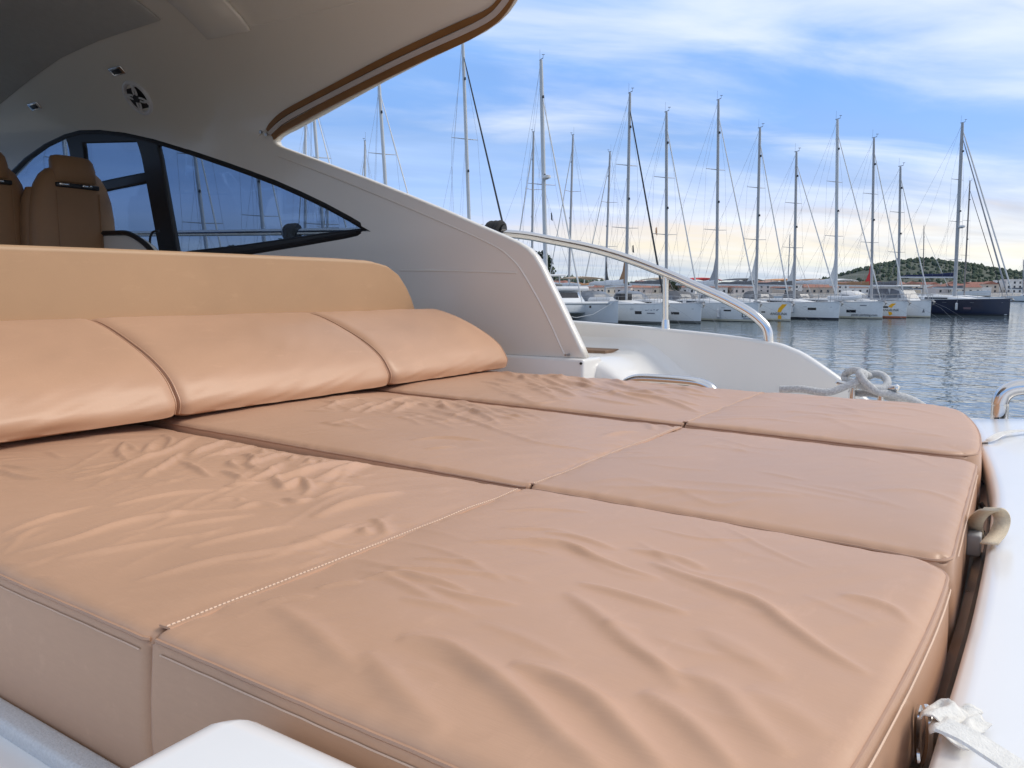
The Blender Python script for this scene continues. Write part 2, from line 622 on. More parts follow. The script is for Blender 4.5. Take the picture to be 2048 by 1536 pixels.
def shell(name, outer, holes, step, surf, normal, thick, material, parent, gap=None, rim=4, bulge=0.42):
    """sheet mapped through surf(u,v)->xyz, given a thickness along normal(u,v) and a rounded rim"""
    VV, F, loops = sheet(outer, holes, step, gap)
    p = [np.array(surf(u, v)) for u, v in VV]
    nn = [np.array(normal(u, v)) for u, v in VV]
    n = len(p)
    V = list(p) + [p[i] + nn[i] * thick for i in range(n)]
    NV = [-q for q in nn] + list(nn)
    tri = []
    # orient so that the inner face looks along -normal
    a, b, c = F[0]
    flip = np.dot(np.cross(p[b] - p[a], p[c] - p[a]), nn[a]) > 0
    for f in F:
        tri.append(tuple(reversed(f)) if flip else f)
    FF = list(tri) + [tuple(n + i for i in reversed(f)) for f in tri]
    for li, lp in enumerate(loops):
        m = len(lp)
        uv = VV[lp]
        area = 0.5 * np.sum(uv[:, 0] * np.roll(uv[:, 1], -1) - np.roll(uv[:, 0], -1) * uv[:, 1])
        sgn = 1 if area > 0 else -1
        if li > 0:
            sgn = -sgn
        rows = [[i for i in lp]]
        for k in range(1, rim):
            th = math.pi * k / rim
            row = []
            for j in range(m):
                i = lp[j]
                e = uv[(j + 1) % m] - uv[j - 1]
                o2 = np.array([e[1], -e[0]]) * sgn
                o2 /= max(1e-9, np.linalg.norm(o2))
                h = 1e-3
                q = np.array(surf(uv[j][0] + o2[0] * h, uv[j][1] + o2[1] * h)) - p[i]
                q /= max(1e-9, np.linalg.norm(q))
                V.append(p[i] + nn[i] * thick * 0.5 * (1 - math.cos(th)) + q * thick * bulge * math.sin(th))
                NV.append(-nn[i] * math.cos(th) + q * math.sin(th))
                row.append(len(V) - 1)
            rows.append(row)
        rows.append([n + i for i in lp])
        for a_, b_ in zip(rows[:-1], rows[1:]):
            for j in range(m):
                j2 = (j + 1) % m
                q = (a_[j], a_[j2], b_[j2], b_[j])
                FF.append(q if sgn * (-1 if flip else 1) > 0 else tuple(reversed(q)))
    o = obj(name, V, FF, material, parent, True, None)
    bm = bmesh.new()
    bm.from_mesh(o.data)
    bmesh.ops.recalc_face_normals(bm, faces=bm.faces)
    bm.to_mesh(o.data)
    bm.free()
    if thick > 0.02:
        o.data.normals_split_custom_set_from_vertices([tuple(map(float, q)) for q in NV])
    return o


def bevel_box(name, lo, hi, r, material, parent=None, seg=3, mod=None):
    bm = bmesh.new()
    mb = MB().box(lo, hi)
    vs2 = [bm.verts.new(v) for v in mb.v]
    for f in mb.f:
        bm.faces.new([vs2[i] for i in f])
    bmesh.ops.bevel(bm, geom=bm.edges[:], offset=r, segments=seg, profile=0.5, affect='EDGES')
    if mod:
        mod(bm)
    me = bpy.data.meshes.new(name)
    bm.to_mesh(me)
    bm.free()
    me.materials.append(MATS[material])
    me.polygons.foreach_set('use_smooth', [True] * len(me.polygons))
    me.set_sharp_from_angle(angle=R_(50))
    o = bpy.data.objects.new(name, me)
    COL.objects.link(o)
    if parent is not None:
        o.parent = parent
    return o


def text_mesh(name, s, size, material, parent, matrix, shear=0.0, depth=0.004):
    cu = bpy.data.curves.new(name, 'FONT')
    cu.body = s
    cu.size = size
    cu.shear = shear
    cu.extrude = depth
    cu.align_x = 'CENTER'
    cu.align_y = 'CENTER'
    o = bpy.data.objects.new(name, cu)
    COL.objects.link(o)
    dg = bpy.context.evaluated_depsgraph_get()
    me = bpy.data.meshes.new_from_object(o.evaluated_get(dg))
    bpy.data.objects.remove(o)
    me.materials.clear()
    me.materials.append(MATS[material])
    o = bpy.data.objects.new(name, me)
    COL.objects.link(o)
    o.parent = parent
    o.matrix_local = matrix
    return o


# ================================================================== SETTING
mb = MB()
mb.add([(-4000, -3000, 0), (4000, -3000, 0), (4000, 5000, 0), (-4000, 5000, 0)], [(0, 1, 2, 3)])
tag(mb.build('water', 'water', None, False), kind='structure')

# ================================================================== HILLS, SHORE, QUAY
def far(px, dist, z=0.0):        # a spot at a distance in the direction of a photo column
    p = FH * dist + RT * ((px - 1024) / FOC * dist * math.cos(PITCH))
    return np.array([p[0], p[1], z])


def row_pt(s, back=0.0):         # along the line of bows, and back from it towards the quay
    lat = 7.26 + 0.886 * s - 0.465 * back
    dep = 53.1 + 0.465 * s + 0.885 * back
    return FH * dep + RT * lat


HEAD = RT * 0.465 - FH * 0.885   # bows of the front row point this way
HEAD_RZ = math.atan2(HEAD[1], HEAD[0])

crest_r = [(1500, 582), (1560, 577), (1620, 563), (1650, 556), (1700, 543), (1750, 529), (1790, 523), (1850, 517), (1880, 521), (1930, 528), (1990, 537), (2048, 545), (2200, 552), (2500, 560), (3000, 572), (3400, 580)]
crest_l = [(-900, 556), (-200, 548), (400, 552), (900, 555), (1060, 553), (1140, 556), (1200, 561), (1260, 567), (1330, 566), (1400, 572), (1500, 574), (1600, 578), (1700, 582)]


def hill(name, crest, d0, d1, d2, seed):
    pxs = np.arange(crest[0][0], crest[-1][0] + 1, 12.0)
    cy = np.interp(pxs, [c[0] for c in crest], [c[1] for c in crest])
    V, F = [], []
    ds = np.concatenate([np.linspace(d0, d1, 12), np.linspace(d1, d2, 6)[1:]])
    for i, (a, y) in enumerate(zip(pxs, cy)):
        hz_ = max(0.5, (HZ - y) / FOC * d1 + CZ - 2.5)
        for d in ds:
            f = math.sin(math.pi / 2 * (d - d0) / (d1 - d0)) if d <= d1 else math.cos(math.pi / 2 * (d - d1) / (d2 - d1))
            z = hz_ * max(0, f) ** 1.1 + 1.2 * vnoise_(a * 0.05, d * 0.05, seed) * max(0, f)
            p = far(a, d)
            V.append((p[0], p[1], max(-0.5, z)))
    n = len(ds)
    for i in range(len(pxs) - 1):
        for k in range(n - 1):
            F.append((i * n + k, (i + 1) * n + k, (i + 1) * n + k + 1, i * n + k + 1))
    o = obj(name, V, F, 'hill_ground', None, True)
    tag(o, kind='structure')
    return np.array(V).reshape(len(pxs), n, 3)


_tab = np.random.RandomState(3).uniform(-1, 1, (64, 64))


def vnoise_(x, y, seed):
    x += seed * 7.3
    xi, yi = int(math.floor(x)), int(math.floor(y))
    fx, fy = x - xi, y - yi
    g = lambda a, b: _tab[a % 64, b % 64]
    return (g(xi, yi) * (1 - fx) + g(xi + 1, yi) * fx) * (1 - fy) + (g(xi, yi + 1) * (1 - fx) + g(xi + 1, yi + 1) * fx) * fy


HR = hill('hill', crest_r, 560, 850, 1150, 1)
HL = hill('hill', crest_l, 540, 680, 840, 4)

bmi = bmesh.new()
bmesh.ops.create_icosphere(bmi, subdivisions=1, radius=1)
ICO_V = np.array([v.co[:] for v in bmi.verts])
ICO_F = [tuple(v.index for v in f.verts) for f in bmi.faces]
bmi.free()


def clumps(mb_, spots, seed):
    r = np.random.RandomState(seed)
    for p, sx, sz in spots:
        k = r.normal(size=(5, 3)) * 3
        ph_ = r.uniform(0, 6, 5)
        dsp = 1 + 0.22 * np.sin(ICO_V @ k.T + ph_).sum(1) / 2.2
        v = ICO_V * dsp[:, None] * np.array([sx, sx, sz]) + p
        mb_.add(v, ICO_F)


def wood(grid, count, seed, lo, hi, name, label, crest_bias=0.35):
    r = np.random.RandomState(seed)
    mb_ = MB()
    spots = []
    ni, nk, _ = grid.shape
    tries = 0
    while len(spots) < count and tries < count * 6:
        tries += 1
        i = r.randint(0, ni - 1)
        k = r.randint(8, 12) if r.rand() < crest_bias else r.randint(0, 12)
        f = r.rand(2)
        p = grid[i, k] * (1 - f[0]) + grid[i + 1, k] * f[0]
        p = p * (1 - f[1]) + grid[i, min(k + 1, nk - 1)] * f[1]
        a = project(p)[0]
        if a < 1040 and not (350 < a < 760):
            if r.rand() < 0.8:
                continue
        if vnoise_(p[0] * 0.03, p[2] * 0.25, seed) < -0.45 and k < 10:
            continue
        s = r.uniform(lo, hi)
        spots.append((p + np.array([0, 0, s * 0.4]), s, s * r.uniform(0.55, 1.5)))
    clumps(mb_, spots, seed)
    o = mb_.build(name, 'wood_far', None, True, None)
    tag(o, label, 'trees', kind='stuff')


wood(HR, 9000, 2, 0.8, 2.3, 'hillside_wood', 'dark green scrub and pine wood covering the hill behind the town')
wood(HL, 1800, 6, 1.0, 2.8, 'shore_wood', 'low line of dark green trees behind the red roofed town')

V = [far(-2500, 395, 1.0), far(4200, 395, 1.0), far(4200, 640, 1.8), far(-2500, 640, 1.8), far(-2500, 393, -0.5), far(4200, 393, -0.5)]
tag(obj('shore', V, [(0, 1, 2, 3), (4, 5, 1, 0)], 'quay_stone', None, False), kind='structure')
q = [row_pt(-75, 15.0), row_pt(62, 15.0), row_pt(62, 18.2), row_pt(-75, 18.2)]
V = [np.array([p[0], p[1], z]) for z in (-0.5, 0.75) for p in q]
tag(obj('quay', V, [(4, 5, 6, 7), (0, 1, 5, 4), (1, 2, 6, 5), (2, 3, 7, 6), (3, 0, 4, 7)], 'quay_stone', None, False), kind='structure')

# ================================================================== HOUSES OF THE TOWN
ORD = ['first', 'second', 'third', 'fourth', 'fifth', 'sixth', 'seventh', 'eighth', 'ninth', 'tenth', 'eleventh', 'twelfth', 'thirteenth', 'fourteenth', 'fifteenth', 'sixteenth', 'seventeenth', 'eighteenth', 'nineteenth', 'twentieth', 'twenty-first', 'twenty-second', 'twenty-third', 'twenty-fourth', 'twenty-fifth', 'twenty-sixth', 'twenty-seventh', 'twenty-eighth', 'twenty-ninth', 'thirtieth', 'thirty-first', 'thirty-second', 'thirty-third', 'thirty-fourth', 'thirty-fifth', 'thirty-sixth', 'thirty-seventh', 'thirty-eighth', 'thirty-ninth', 'fortieth', 'forty-first', 'forty-second', 'forty-third', 'forty-fourth', 'forty-fifth']
WIN_ME = {}


def unit_window(w, h):
    key = (w, h)
    if key not in WIN_ME:
        m = MB().box((-w / 2, -0.08, -h / 2), (w / 2, 0.04, h / 2))
        me = bpy.data.meshes.new('window')
        me.from_pydata(m.v, [], m.f)
        me.materials.append(MATS['window_dark'])
        WIN_ME[key] = me
    return WIN_ME[key]


COLN = {0: 'cream', 1: 'white', 2: 'ochre-brown', 3: 'sand-coloured', 4: 'bright white', 5: 'pinkish-grey'}
house_specs = []
r = random.Random(21)
#             px,  dist, width, storeys, roof, plaster
spec = [(1105, 330, 14, 2, 'gable'), (1130, 318, 12, 2, 'hip'), (1150, 345, 16, 2, 'gable'), (1172, 322, 11, 1, 'gable'), (1190, 350, 15, 2, 'hip'), (1210, 325, 12, 2, 'gable'),
        (1232, 340, 15, 2, 'gable'), (1248, 315, 10, 1, 'hip'), (1270, 335, 14, 1, 'gable'), (1292, 320, 12, 2, 'gable'), (1312, 345, 14, 1, 'hip'), (1345, 330, 15, 1, 'gable'),
        (1372, 318, 13, 1, 'gable'), (1398, 340, 14, 1, 'hip'), (1425, 322, 14, 1, 'gable'), (1455, 335, 16, 2, 'gable'), (1480, 320, 12, 1, 'hip'), (1508, 340, 14, 2, 'gable'),
        (1535, 322, 13, 2, 'gable'), (1560, 345, 15, 2, 'hip'), (1590, 325, 13, 2, 'gable'), (1612, 335, 13, 3, 'flat'), (1640, 320, 14, 2, 'gable'), (1668, 342, 13, 2, 'gable'),
        (1700, 325, 15, 2, 'hip'), (1728, 340, 13, 2, 'gable'), (1757, 322, 18, 3, 'gable'), (1795, 338, 13, 2, 'hip'), (1822, 322, 13, 2, 'gable'), (1850, 340, 14, 2, 'gable'),
        (1880, 324, 13, 2, 'hip'), (1902, 342, 13, 3, 'gable'), (1925, 320, 12, 2, 'gable'), (1948, 345, 13, 3, 'gable'), (1952, 305, 14, 2, 'flat'), (1976, 320, 11, 3, 'gable'),
        (2005, 335, 11, 4, 'flat'), (2022, 312, 9, 4, 'flat'), (2046, 330, 12, 3, 'gable'), (2075, 318, 12, 3, 'gable')]
spec.sort(key=lambda s: -s[0])
for hi_, (px_, dist, wid, st_, roof) in enumerate(spec):
    st_ = {1: 1, 2: 2 if r.random() < 0.55 else 1, 3: 2, 4: 3}[st_]
    dist = dist * (1.36 if st_ == 1 else 1.58) if roof != 'flat' else dist * 1.62
    wid *= r.uniform(0.85, 1.3)
    pl_ = r.randint(0, 5) if roof != 'flat' else r.choice((0, 1))
    p = far(px_, dist, 0.9)
    rz = YAW + r.choice((0, 0, math.pi / 2)) + r.uniform(-0.5, 0.5)
    t = empty('town_house', p, rz)
    rf_ = {'gable': 'red gabled roof', 'hip': 'red hipped roof', 'flat': 'flat roof'}[roof]
    tag(t, '%s %s-storey house with %s, %s from the right along the far shore' % (COLN[pl_], {1: 'one', 2: 'two', 3: 'three', 4: 'four'}[st_], rf_, ORD[hi_]), 'house', 'houses of the far town')
    w, dp, h = wid * 0.5, r.uniform(4, 5.5), 2.75 * st_ + (0.6 if st_ > 1 else 0.9)
    MB().box((-w, -dp, -1.2), (w, dp, h)).build('wall', 'plaster%d' % pl_, t, False)
    if roof == 'flat':
        MB().box((-w - 0.2, -dp - 0.2, h), (w + 0.2, dp + 0.2, h + 0.35)).build('roof', 'plaster1', t, False)
    else:
        rh = r.uniform(1.7, 2.5)
        ov = 0.4
        ix = w + ov if roof == 'gable' else w * 0.45
        V = [(-w - ov, -dp - ov, h), (w + ov, -dp - ov, h), (w + ov, dp + ov, h), (-w - ov, dp + ov, h), (-ix, 0, h + rh), (ix, 0, h + rh)]
        ro = obj('roof', V, [(0, 1, 5, 4), (1, 2, 5), (2, 3, 4, 5), (3, 0, 4), (3, 2, 1, 0)], 'roof_tile%d' % r.randint(0, 3), t, False)
        if r.random() < 0.6:
            cx_ = r.uniform(-0.5, 0.5) * w
            MB().box((cx_ - 0.35, 0.5, h + 0.4), (cx_ + 0.35, 1.2, h + rh + 0.7)).build('chimney', 'plaster0', ro, False)
    nw = max(2, int(wid / 3.2))
    for s_ in range(st_):
        for k in range(nw):
            if r.random() < 0.12:
                continue
            o = bpy.data.objects.new('window', unit_window(1.1, 1.4) if st_ < 4 else unit_window(1.3, 1.2))
            COL.objects.link(o)
            o.parent = t
            o.location = (-w + (k + 0.5) * 2 * w / nw, -dp, 1.6 + 2.75 * s_)
        for sg_ in (-1, 1):
            for yy in (-dp * 0.5, dp * 0.5):
                if r.random() < 0.2:
                    continue
                o = bpy.data.objects.new('window', unit_window(1.1, 1.4))
                COL.objects.link(o)
                o.parent = t
                o.location = (sg_ * w, yy, 1.6 + 2.75 * s_)
                o.rotation_euler = (0, 0, math.pi / 2)

# ================================================================== TREES THAT STAND ALONE
def tree(px_, dist, h, wid, label, seed, z=0.8):
    r = np.random.RandomState(seed)
    p = far(px_, dist, z)
    t = empty('pine_tree', p)
    tag(t, label, 'tree', 'single trees on the shore')
    m = MB().tube([(0, 0, 0), (0.1, 0, h * 0.4), (0.05, 0.1, h * 0.85)], [h * 0.03, h * 0.02, h * 0.006], 8)
    for k in range(7):
        a = r.uniform(0, 6.28)
        zz = h * r.uniform(0.3, 0.75)
        m.tube([(0, 0, zz), (math.cos(a) * wid * 0.35, math.sin(a) * wid * 0.35, zz + h * 0.08)], [h * 0.010, h * 0.004], 5)
    m.build('trunk', 'bark', t)
    V, F = [], []
    for k in range(1500):
        zz = r.beta(1.6, 1.5)
        rad = wid * 0.5 * (0.35 + 0.9 * math.sin(math.pi * min(1, zz * 0.8 + 0.15))) * math.sqrt(r.rand())
        a = r.uniform(0, 6.28)
        c_ = np.array([rad * math.cos(a), rad * math.sin(a), h * (0.22 + 0.78 * zz)])
        n = r.normal(size=3)
        n /= np.linalg.norm(n)
        u = np.cross(n, r.normal(size=3))
        u /= np.linalg.norm(u)
        w_ = np.cross(n, u)
        s = r.uniform(0.18, 0.42)
        b = len(V)
        V += [c_ - u * s, c_ + w_ * s * 0.6, c_ + u * s, c_ - w_ * s * 0.6]
        F.append((b, b + 1, b + 2, b + 3))
    o = obj('crown', V, F, 'foliage', t, False)


tree(1082, 140, 8.6, 4.2, 'dark bushy pine tree just beyond the sloping white cabin edge', 4)
tree(585, 125, 9.8, 8.0, 'dark tree under the handrail hook seen through the side window', 5)
tree(530, 130, 9.2, 7.0, 'lower dark tree beside another tree seen through the side window', 6)
tree(470, 128, 8.8, 7.0, 'dark tree nearest the window mullion behind the tinted glass', 8)
tree(1335, 420, 11.0, 9.5, 'dark green tree rising over red roofs behind the handrail post', 7)
tree(1352, 425, 8.8, 5.0, 'slim dark tree beside a wider tree behind the handrail post', 9)

# ================================================================== OWN YACHT
yacht = empty('motor_yacht', (-2.0, 1.4, 0.0))
tag(yacht, 'white motor yacht with hardtop, side window and stainless rails around the tan sun pad', 'yacht')
bpy.context.view_layer.update()
YINV = yacht.matrix_world.inverted()


def yp(o):                       # parent a world-space mesh to the yacht
    o.parent = yacht
    o.matrix_parent_inverse = YINV
    return o


def world_of(o):
    m = o.matrix_basis.copy()
    return world_of(o.parent) @ o.matrix_parent_inverse @ m if o.parent else m


def sub(o, parent):
    o.parent = parent
    o.matrix_parent_inverse = world_of(parent).inverted()
    return o


# --- cabin side and hardtop: one curved moulding, cross-section (y, z above the eye)
prof = [(2.585, -0.75), (2.575, -0.24), (2.55, 0.2), (2.525, 0.66)]
for k in range(1, 65):
    a = math.pi / 2 * k / 64
    prof.append((1.72 + 0.805 * math.cos(a), 0.66 + 0.64 * math.sin(a)))
prof += [(1.56, 1.312), (1.40, 1.316)]
prof = np.array(prof)
seglen = np.linalg.norm(np.diff(prof, axis=0), axis=1)
arc = np.concatenate([[0], np.cumsum(seglen)])
VMAX = arc[-1]


def surf(u, v):
    v = min(max(v, 0), VMAX)
    y = np.interp(v, arc, prof[:, 0])
    z = np.interp(v, arc, prof[:, 1])
    return (u, y, z + CZ)


def snorm(u, v):
    h = 0.02
    a = np.array(surf(u, v - h))
    b = np.array(surf(u, v + h))
    t = b - a
    t /= np.linalg.norm(t)
    return np.array([0, t[2], -t[1]])


def pix(px, py):                 # photo point -> (u, v) on the moulding
    d = ray(px, py)
    best = None
    for i in range(len(prof) - 1):
        (y0, z0), (y1, z1) = prof[i], prof[i + 1]
        den = (y1 - y0) * d[2] - (z1 - z0) * d[1]
        if abs(den) < 1e-12:
            continue
        s = (z0 * d[1] - y0 * d[2]) / den
        if -1e-6 <= s <= 1 + 1e-6:
            t = (y0 + s * (y1 - y0)) / d[1]
            if t > 0 and (best is None or t < best[0]):
                best = (t, arc[i] + s * seglen[i])
    return np.array([d[0] * best[0], best[1]])


def pixs(l):
    return [pix(*p) for p in l]


arm = pixs([(1165, 715), (1130, 642), (1108, 596), (1092, 564), (1078, 535), (1066, 515), (1052, 500), (1035, 489), (1000, 473), (960, 456), (890, 425), (820, 396), (730, 360), (640, 326), (580, 304), (556, 295), (546, 289)])
top = pixs([(543, 280), (550, 272), (562, 265), (580, 257), (670, 210), (763, 161), (850, 118), (929, 82), (965, 63), (990, 46), (1008, 29), (1022, 10), (1031, -6), (1038, -22)])
end = top[-1]
top += [np.array([end[0] + 0.05, end[1] + 0.10]), np.array([-1.50, VMAX - 0.55]), np.array([-1.42, VMAX - 0.25]), np.array([-1.40, VMAX])]
v0 = arm[0][1]
FRONT = -6.3
outer = [np.array([FRONT, v0])] + arm + top + [np.array([FRONT, VMAX])]
hole_px = [(738, 461), (700, 438), (650, 411), (600, 387), (550, 365), (500, 346), (450, 328), (400, 311), (350, 295), (300, 280), (250, 269), (200, 263), (160, 264), (130, 272), (90, 291), (50, 319), (20, 348), (-30, 410), (-50, 530), (150, 548), (320, 532), (480, 508), (600, 488), (690, 472)]
hole = pixs(hole_px)
cab = yp(shell('hardtop_shell', outer, [hole], 0.035, surf, snorm, 0.055, 'gelcoat_cabin', None, gap=0.07, rim=6, bulge=0.13))
# the port half, mirrored about the centreline
me2 = cab.data.copy()
co = np.empty(len(me2.vertices) * 3)
me2.vertices.foreach_get('co', co)
co = co.reshape(-1, 3)
co[:, 1] = 2.80 - co[:, 1]
me2.vertices.foreach_set('co', co.ravel())
me2.flip_normals()
port = bpy.data.objects.new('hardtop_shell', me2)
COL.objects.link(port)
yp(port)


def ribbon(name, pts, nrm, w, t, material, parent, closed=False):
    P = [np.array(p, float) for p in pts]
    V, F = [], []
    N = len(P)
    for i in range(N):
        a = P[(i - 1) % N] if (closed or i) else P[i]
        b = P[(i + 1) % N] if (closed or i < N - 1) else P[i]
        tg = (b - a) / max(1e-9, np.linalg.norm(b - a))
        n = np.array(nrm[i] if hasattr(nrm[0], '__len__') else nrm, float)
        n = n - tg * (n @ tg)
        n /= max(1e-9, np.linalg.norm(n))
        s = np.cross(tg, n)
        ww = w[i] if hasattr(w, '__len__') else w
        V += [P[i] - s * ww, P[i] - s * ww * 0.9 + n * t, P[i] + s * ww * 0.9 + n * t, P[i] + s * ww]
    M = N if closed else N - 1
    for i in range(M):
        j = (i + 1) % N
        for k in range(4):
            k2 = (k + 1) % 4
            F.append((4 * i + k, 4 * j + k, 4 * j + k2, 4 * i + k2))
    if not closed:
        F += [(3, 2, 1, 0), (4 * N - 4, 4 * N - 3, 4 * N - 2, 4 * N - 1)]
    o = obj(name, V, F, material, None, True, 45)
    bm = bmesh.new()
    bm.from_mesh(o.data)
    bmesh.ops.recalc_face_normals(bm, faces=bm.faces)
    bm.to_mesh(o.data)
    bm.free()
    return o


def on_shell(px_list, sub_=4, out=0.0):
    uv = smooth_path(pixs(px_list), sub_)
    p = [np.array(surf(*q)) for q in uv]
    n = [-snorm(*q) for q in uv]
    return [a + b * out for a, b in zip(p, n)], n


track = empty('awning_track')
yp(track)
for nm, line, w_, t_, m_ in (
        ('brown_strip', [(537, 262), (546, 248), (574, 224), (660, 178), (761, 125), (850, 82), (925, 48), (967, 30), (990, 15), (1005, -4), (1012, -20)], 0.013, 0.006, 'brown_track'),
        ('brown_strip', [(547, 274), (574, 254), (660, 206), (761, 155), (850, 112), (927, 77), (967, 54), (990, 38), (1008, 18), (1022, -4), (1030, -20)], 0.0145, 0.006, 'brown_track'),
        ('track_rail', [(541, 268), (574, 239), (660, 192), (761, 140), (850, 97), (927, 62), (967, 42), (990, 26), (1006, 8), (1016, -6), (1022, -20)], 0.011, 0.010, 'track_rib')):
    p_, n_ = on_shell(line, 4, 0.002)
    sub(ribbon(nm, p_, n_, w_, t_, m_, None), track)
for q in ((527, 264), (538, 269)):
    uv = pix(*q)
    c = np.array(surf(*uv)) - snorm(*uv) * 0.012
    sub(MB().tube([c, c - snorm(*uv) * 0.008], 0.008, 10).build('screw', 'steel_dull'), track)

for line in ([(556, 312), (640, 344), (760, 392), (890, 447), (985, 490), (1020, 515), (1045, 545), (1090, 625), (1128, 708)],
             [(800, 541), (900, 542), (1034, 546)],
             [(345, -12), (420, 24), (495, 50), (560, 40), (640, 22), (760, -8)]):
    p_, n_ = on_shell(line, 5, -0.001)
    sub(MB().tube(p_, 0.0042, 6).build('moulded_ridge', 'gelcoat_cabin'), cab)
p_, n_ = on_shell([(500, 300), (512, 278), (522, 268)], 5, -0.001)
sub(MB().tube(p_, 0.004, 6).build('moulded_ridge', 'gelcoat_cabin'), cab)

# headliner panel of the sliding roof and the beam across the roof
hl = pixs([(320, 37), (260, 56), (200, 76), (160, 94), (120, 113), (60, 156), (0, 206), (-60, 262), (-130, 330)])
hl = hl + [np.array([hl[-1][0], VMAX]), np.array([hl[0][0], VMAX])]
sub(shell('headliner_panel', hl, [], 0.06, surf, lambda u, v: -snorm(u, v), 0.012, 'headliner', None, gap=0.1, rim=3), cab)
b1_, b2_ = pix(418, 72), pix(497, 51)
bm_poly = [np.array([b1_[0], b1_[1]]), np.array([b2_[0], b2_[1] - 0.01]), np.array([b2_[0] + 0.02, VMAX]), np.array([b1_[0], VMAX])]
sub(shell('roof_beam', bm_poly, [], 0.06, surf, lambda u, v: -snorm(u, v), 0.02, 'gelcoat_cabin', None, gap=0.08, rim=4), cab)

# loudspeaker and two small lamps in the moulding
uv = pix(277, 195)
C0 = np.array(surf(*uv))
N0 = -snorm(*uv)
E1 = np.array([1.0, 0, 0])
E2 = np.cross(N0, E1)
spk = empty('speaker', C0)
sub(spk, yacht)


def disc_pts(r, z, n=32, ph=0):
    return [C0 + N0 * z + (E1 * math.cos(2 * math.pi * k / n + ph) + E2 * math.sin(2 * math.pi * k / n + ph)) * r for k in range(n)]


sub(MB().tube(disc_pts(0.082, 0.004), 0.012, 8, True).build('rim', 'white_plastic'), spk)
sub(MB().add(disc_pts(0.08, 0.003), [tuple(range(32))]).build('cone', 'black_plastic', None, False), spk)
for k in range(8):
    a0 = 2 * math.pi * k / 8
    pts_ = []
    for j in range(5):
        r = 0.022 + 0.056 * j / 4
        a = a0 + 0.55 * (j / 4) ** 1.2 * (1 if k % 2 else -1)
        pts_.append(C0 + N0 * 0.012 + (E1 * math.cos(a) + E2 * math.sin(a)) * r)
    sub(MB().tube(pts_, 0.0055, 6).build('grille_spoke', 'white_plastic'), spk)
sub(MB().tube([C0 + N0 * 0.008, C0 + N0 * 0.02], [0.024, 0.018], 16).build('centre_cap', 'black_plastic'), spk)
for q in ((235, 141), (70, 212)):
    uv = pix(*q)
    c = np.array(surf(*uv))
    n = -snorm(*uv)
    e2 = np.cross(n, E1)
    m4 = Matrix.Identity(4)
    for r_, vec in enumerate((E1, e2, n)):
        for k in range(3):
            m4[k][r_] = vec[k]
    m4.translation = Vector(c)
    fr_ = bevel_box('ceiling_lamp', (-0.052, -0.022, -0.002), (0.052, 0.022, 0.008), 0.004, 'steel')
    fr_.matrix_world = m4
    sub(fr_, yacht)
    ln_ = bevel_box('lamp_lens', (-0.034, -0.012, 0.006), (0.034, 0.012, 0.011), 0.002, 'black_plastic')
    ln_.matrix_world = m4
    sub(ln_, fr_)

# --- side window
win = empty('side_window', surf(*pix(400, 420)))
sub(win, yacht)


def out_surf(off):
    return lambda u, v: np.array(surf(u, v)) + snorm(u, v) * off


cuts = [None]
glass = shell('pane', hole, [], 0.08, out_surf(0.028), snorm, 0.006, 'cabin_glass', None, gap=0.12, rim=2)
sub(glass, win)
loop = [np.array(surf(*q)) + snorm(*q) * 0.012 for q in resample(hole, 0.06)]
sub(MB().tube(loop, 0.017, 8, True).build('rubber_seal', 'black_frame'), win)
for nm, poly in (('header', [(128, 274), (160, 264), (200, 262), (250, 268), (314, 284), (312, 296), (300, 290), (272, 281), (165, 284), (132, 282)]),
                 ('mullion', [(131, 277), (160, 277), (166, 320), (200, 540), (172, 540), (140, 320)]),
                 ('mullion', [(269, 276), (307, 280), (352, 510), (358, 538), (322, 538), (318, 510)]),
                 ('glazing_bar', [(158, 376), (222, 361), (288, 348), (290, 362), (224, 375), (160, 390)]),
                 ('lower_frame', [(742, 459), (640, 471), (560, 483), (480, 494), (380, 505), (340, 512), (340, 540), (480, 512), (600, 491), (690, 473)])):
    sub(shell(nm, pixs(poly), [], 0.05, out_surf(0.004), snorm, 0.03, 'black_frame', None, gap=0.08, rim=3), win)

# --- plinth below the cabin side, side deck, step and bulwark
mb = MB()
zt = surf(0, v0)[2] - 0.004
mb.box((FRONT, 2.50, CZ - 1.0), (-1.338, 2.66, zt))
pl = yp(bevel_box('cabin_plinth', (FRONT, 2.545, CZ - 1.0), (-1.338, 2.70, zt), 0.012, 'gelcoat'))
c = atY(1164, 727, 2.545)
sub(MB().tube([c + np.array([-0.004, 0.002, 0]), c + np.array([-0.004, -0.003, 0])], 0.005, 10).build('screw', 'black_plastic'), pl)
c = atY(1131, 710, 2.545)
sub(MB().tube([c + np.array([0, 0.03, 0]), c + np.array([0, -0.002, 0.0])], 0.004, 10).build('screw', 'steel_dull'), pl)
YB = 3.10
bt = [atY(p[0], p[1], YB) for p in ((1120, 646), (1220, 654), (1330, 664), (1440, 676), (1540, 691), (1575, 702), (1605, 716), (1650, 746), (1690, 775), (1725, 803), (1750, 830))]
bul = [(-7.2, CZ + 0.02), (-4.0, CZ - 0.08)] + [(p[0], p[2]) for p in smooth_path(bt, 3)] + [(bt[-1][0] + 0.05, CZ - 1.0), (-7.2, CZ - 1.0)]
yp(shell('bulwark', bul, [], 0.05, lambda u, v: (u, YB, v), lambda u, v: np.array([0, 1.0, 0]), 0.075, 'gelcoat', None, gap=0.12, rim=6, bulge=0.18))
yp(bevel_box('side_deck', (-7.2, 2.6, CZ - 0.62), (-0.25, 3.12, CZ - 0.43), 0.01, 'gelcoat'))
st = atY(1165, 706, 2.80)
XE = atY(1292, 712, 2.85)[0]
V, F = [], []
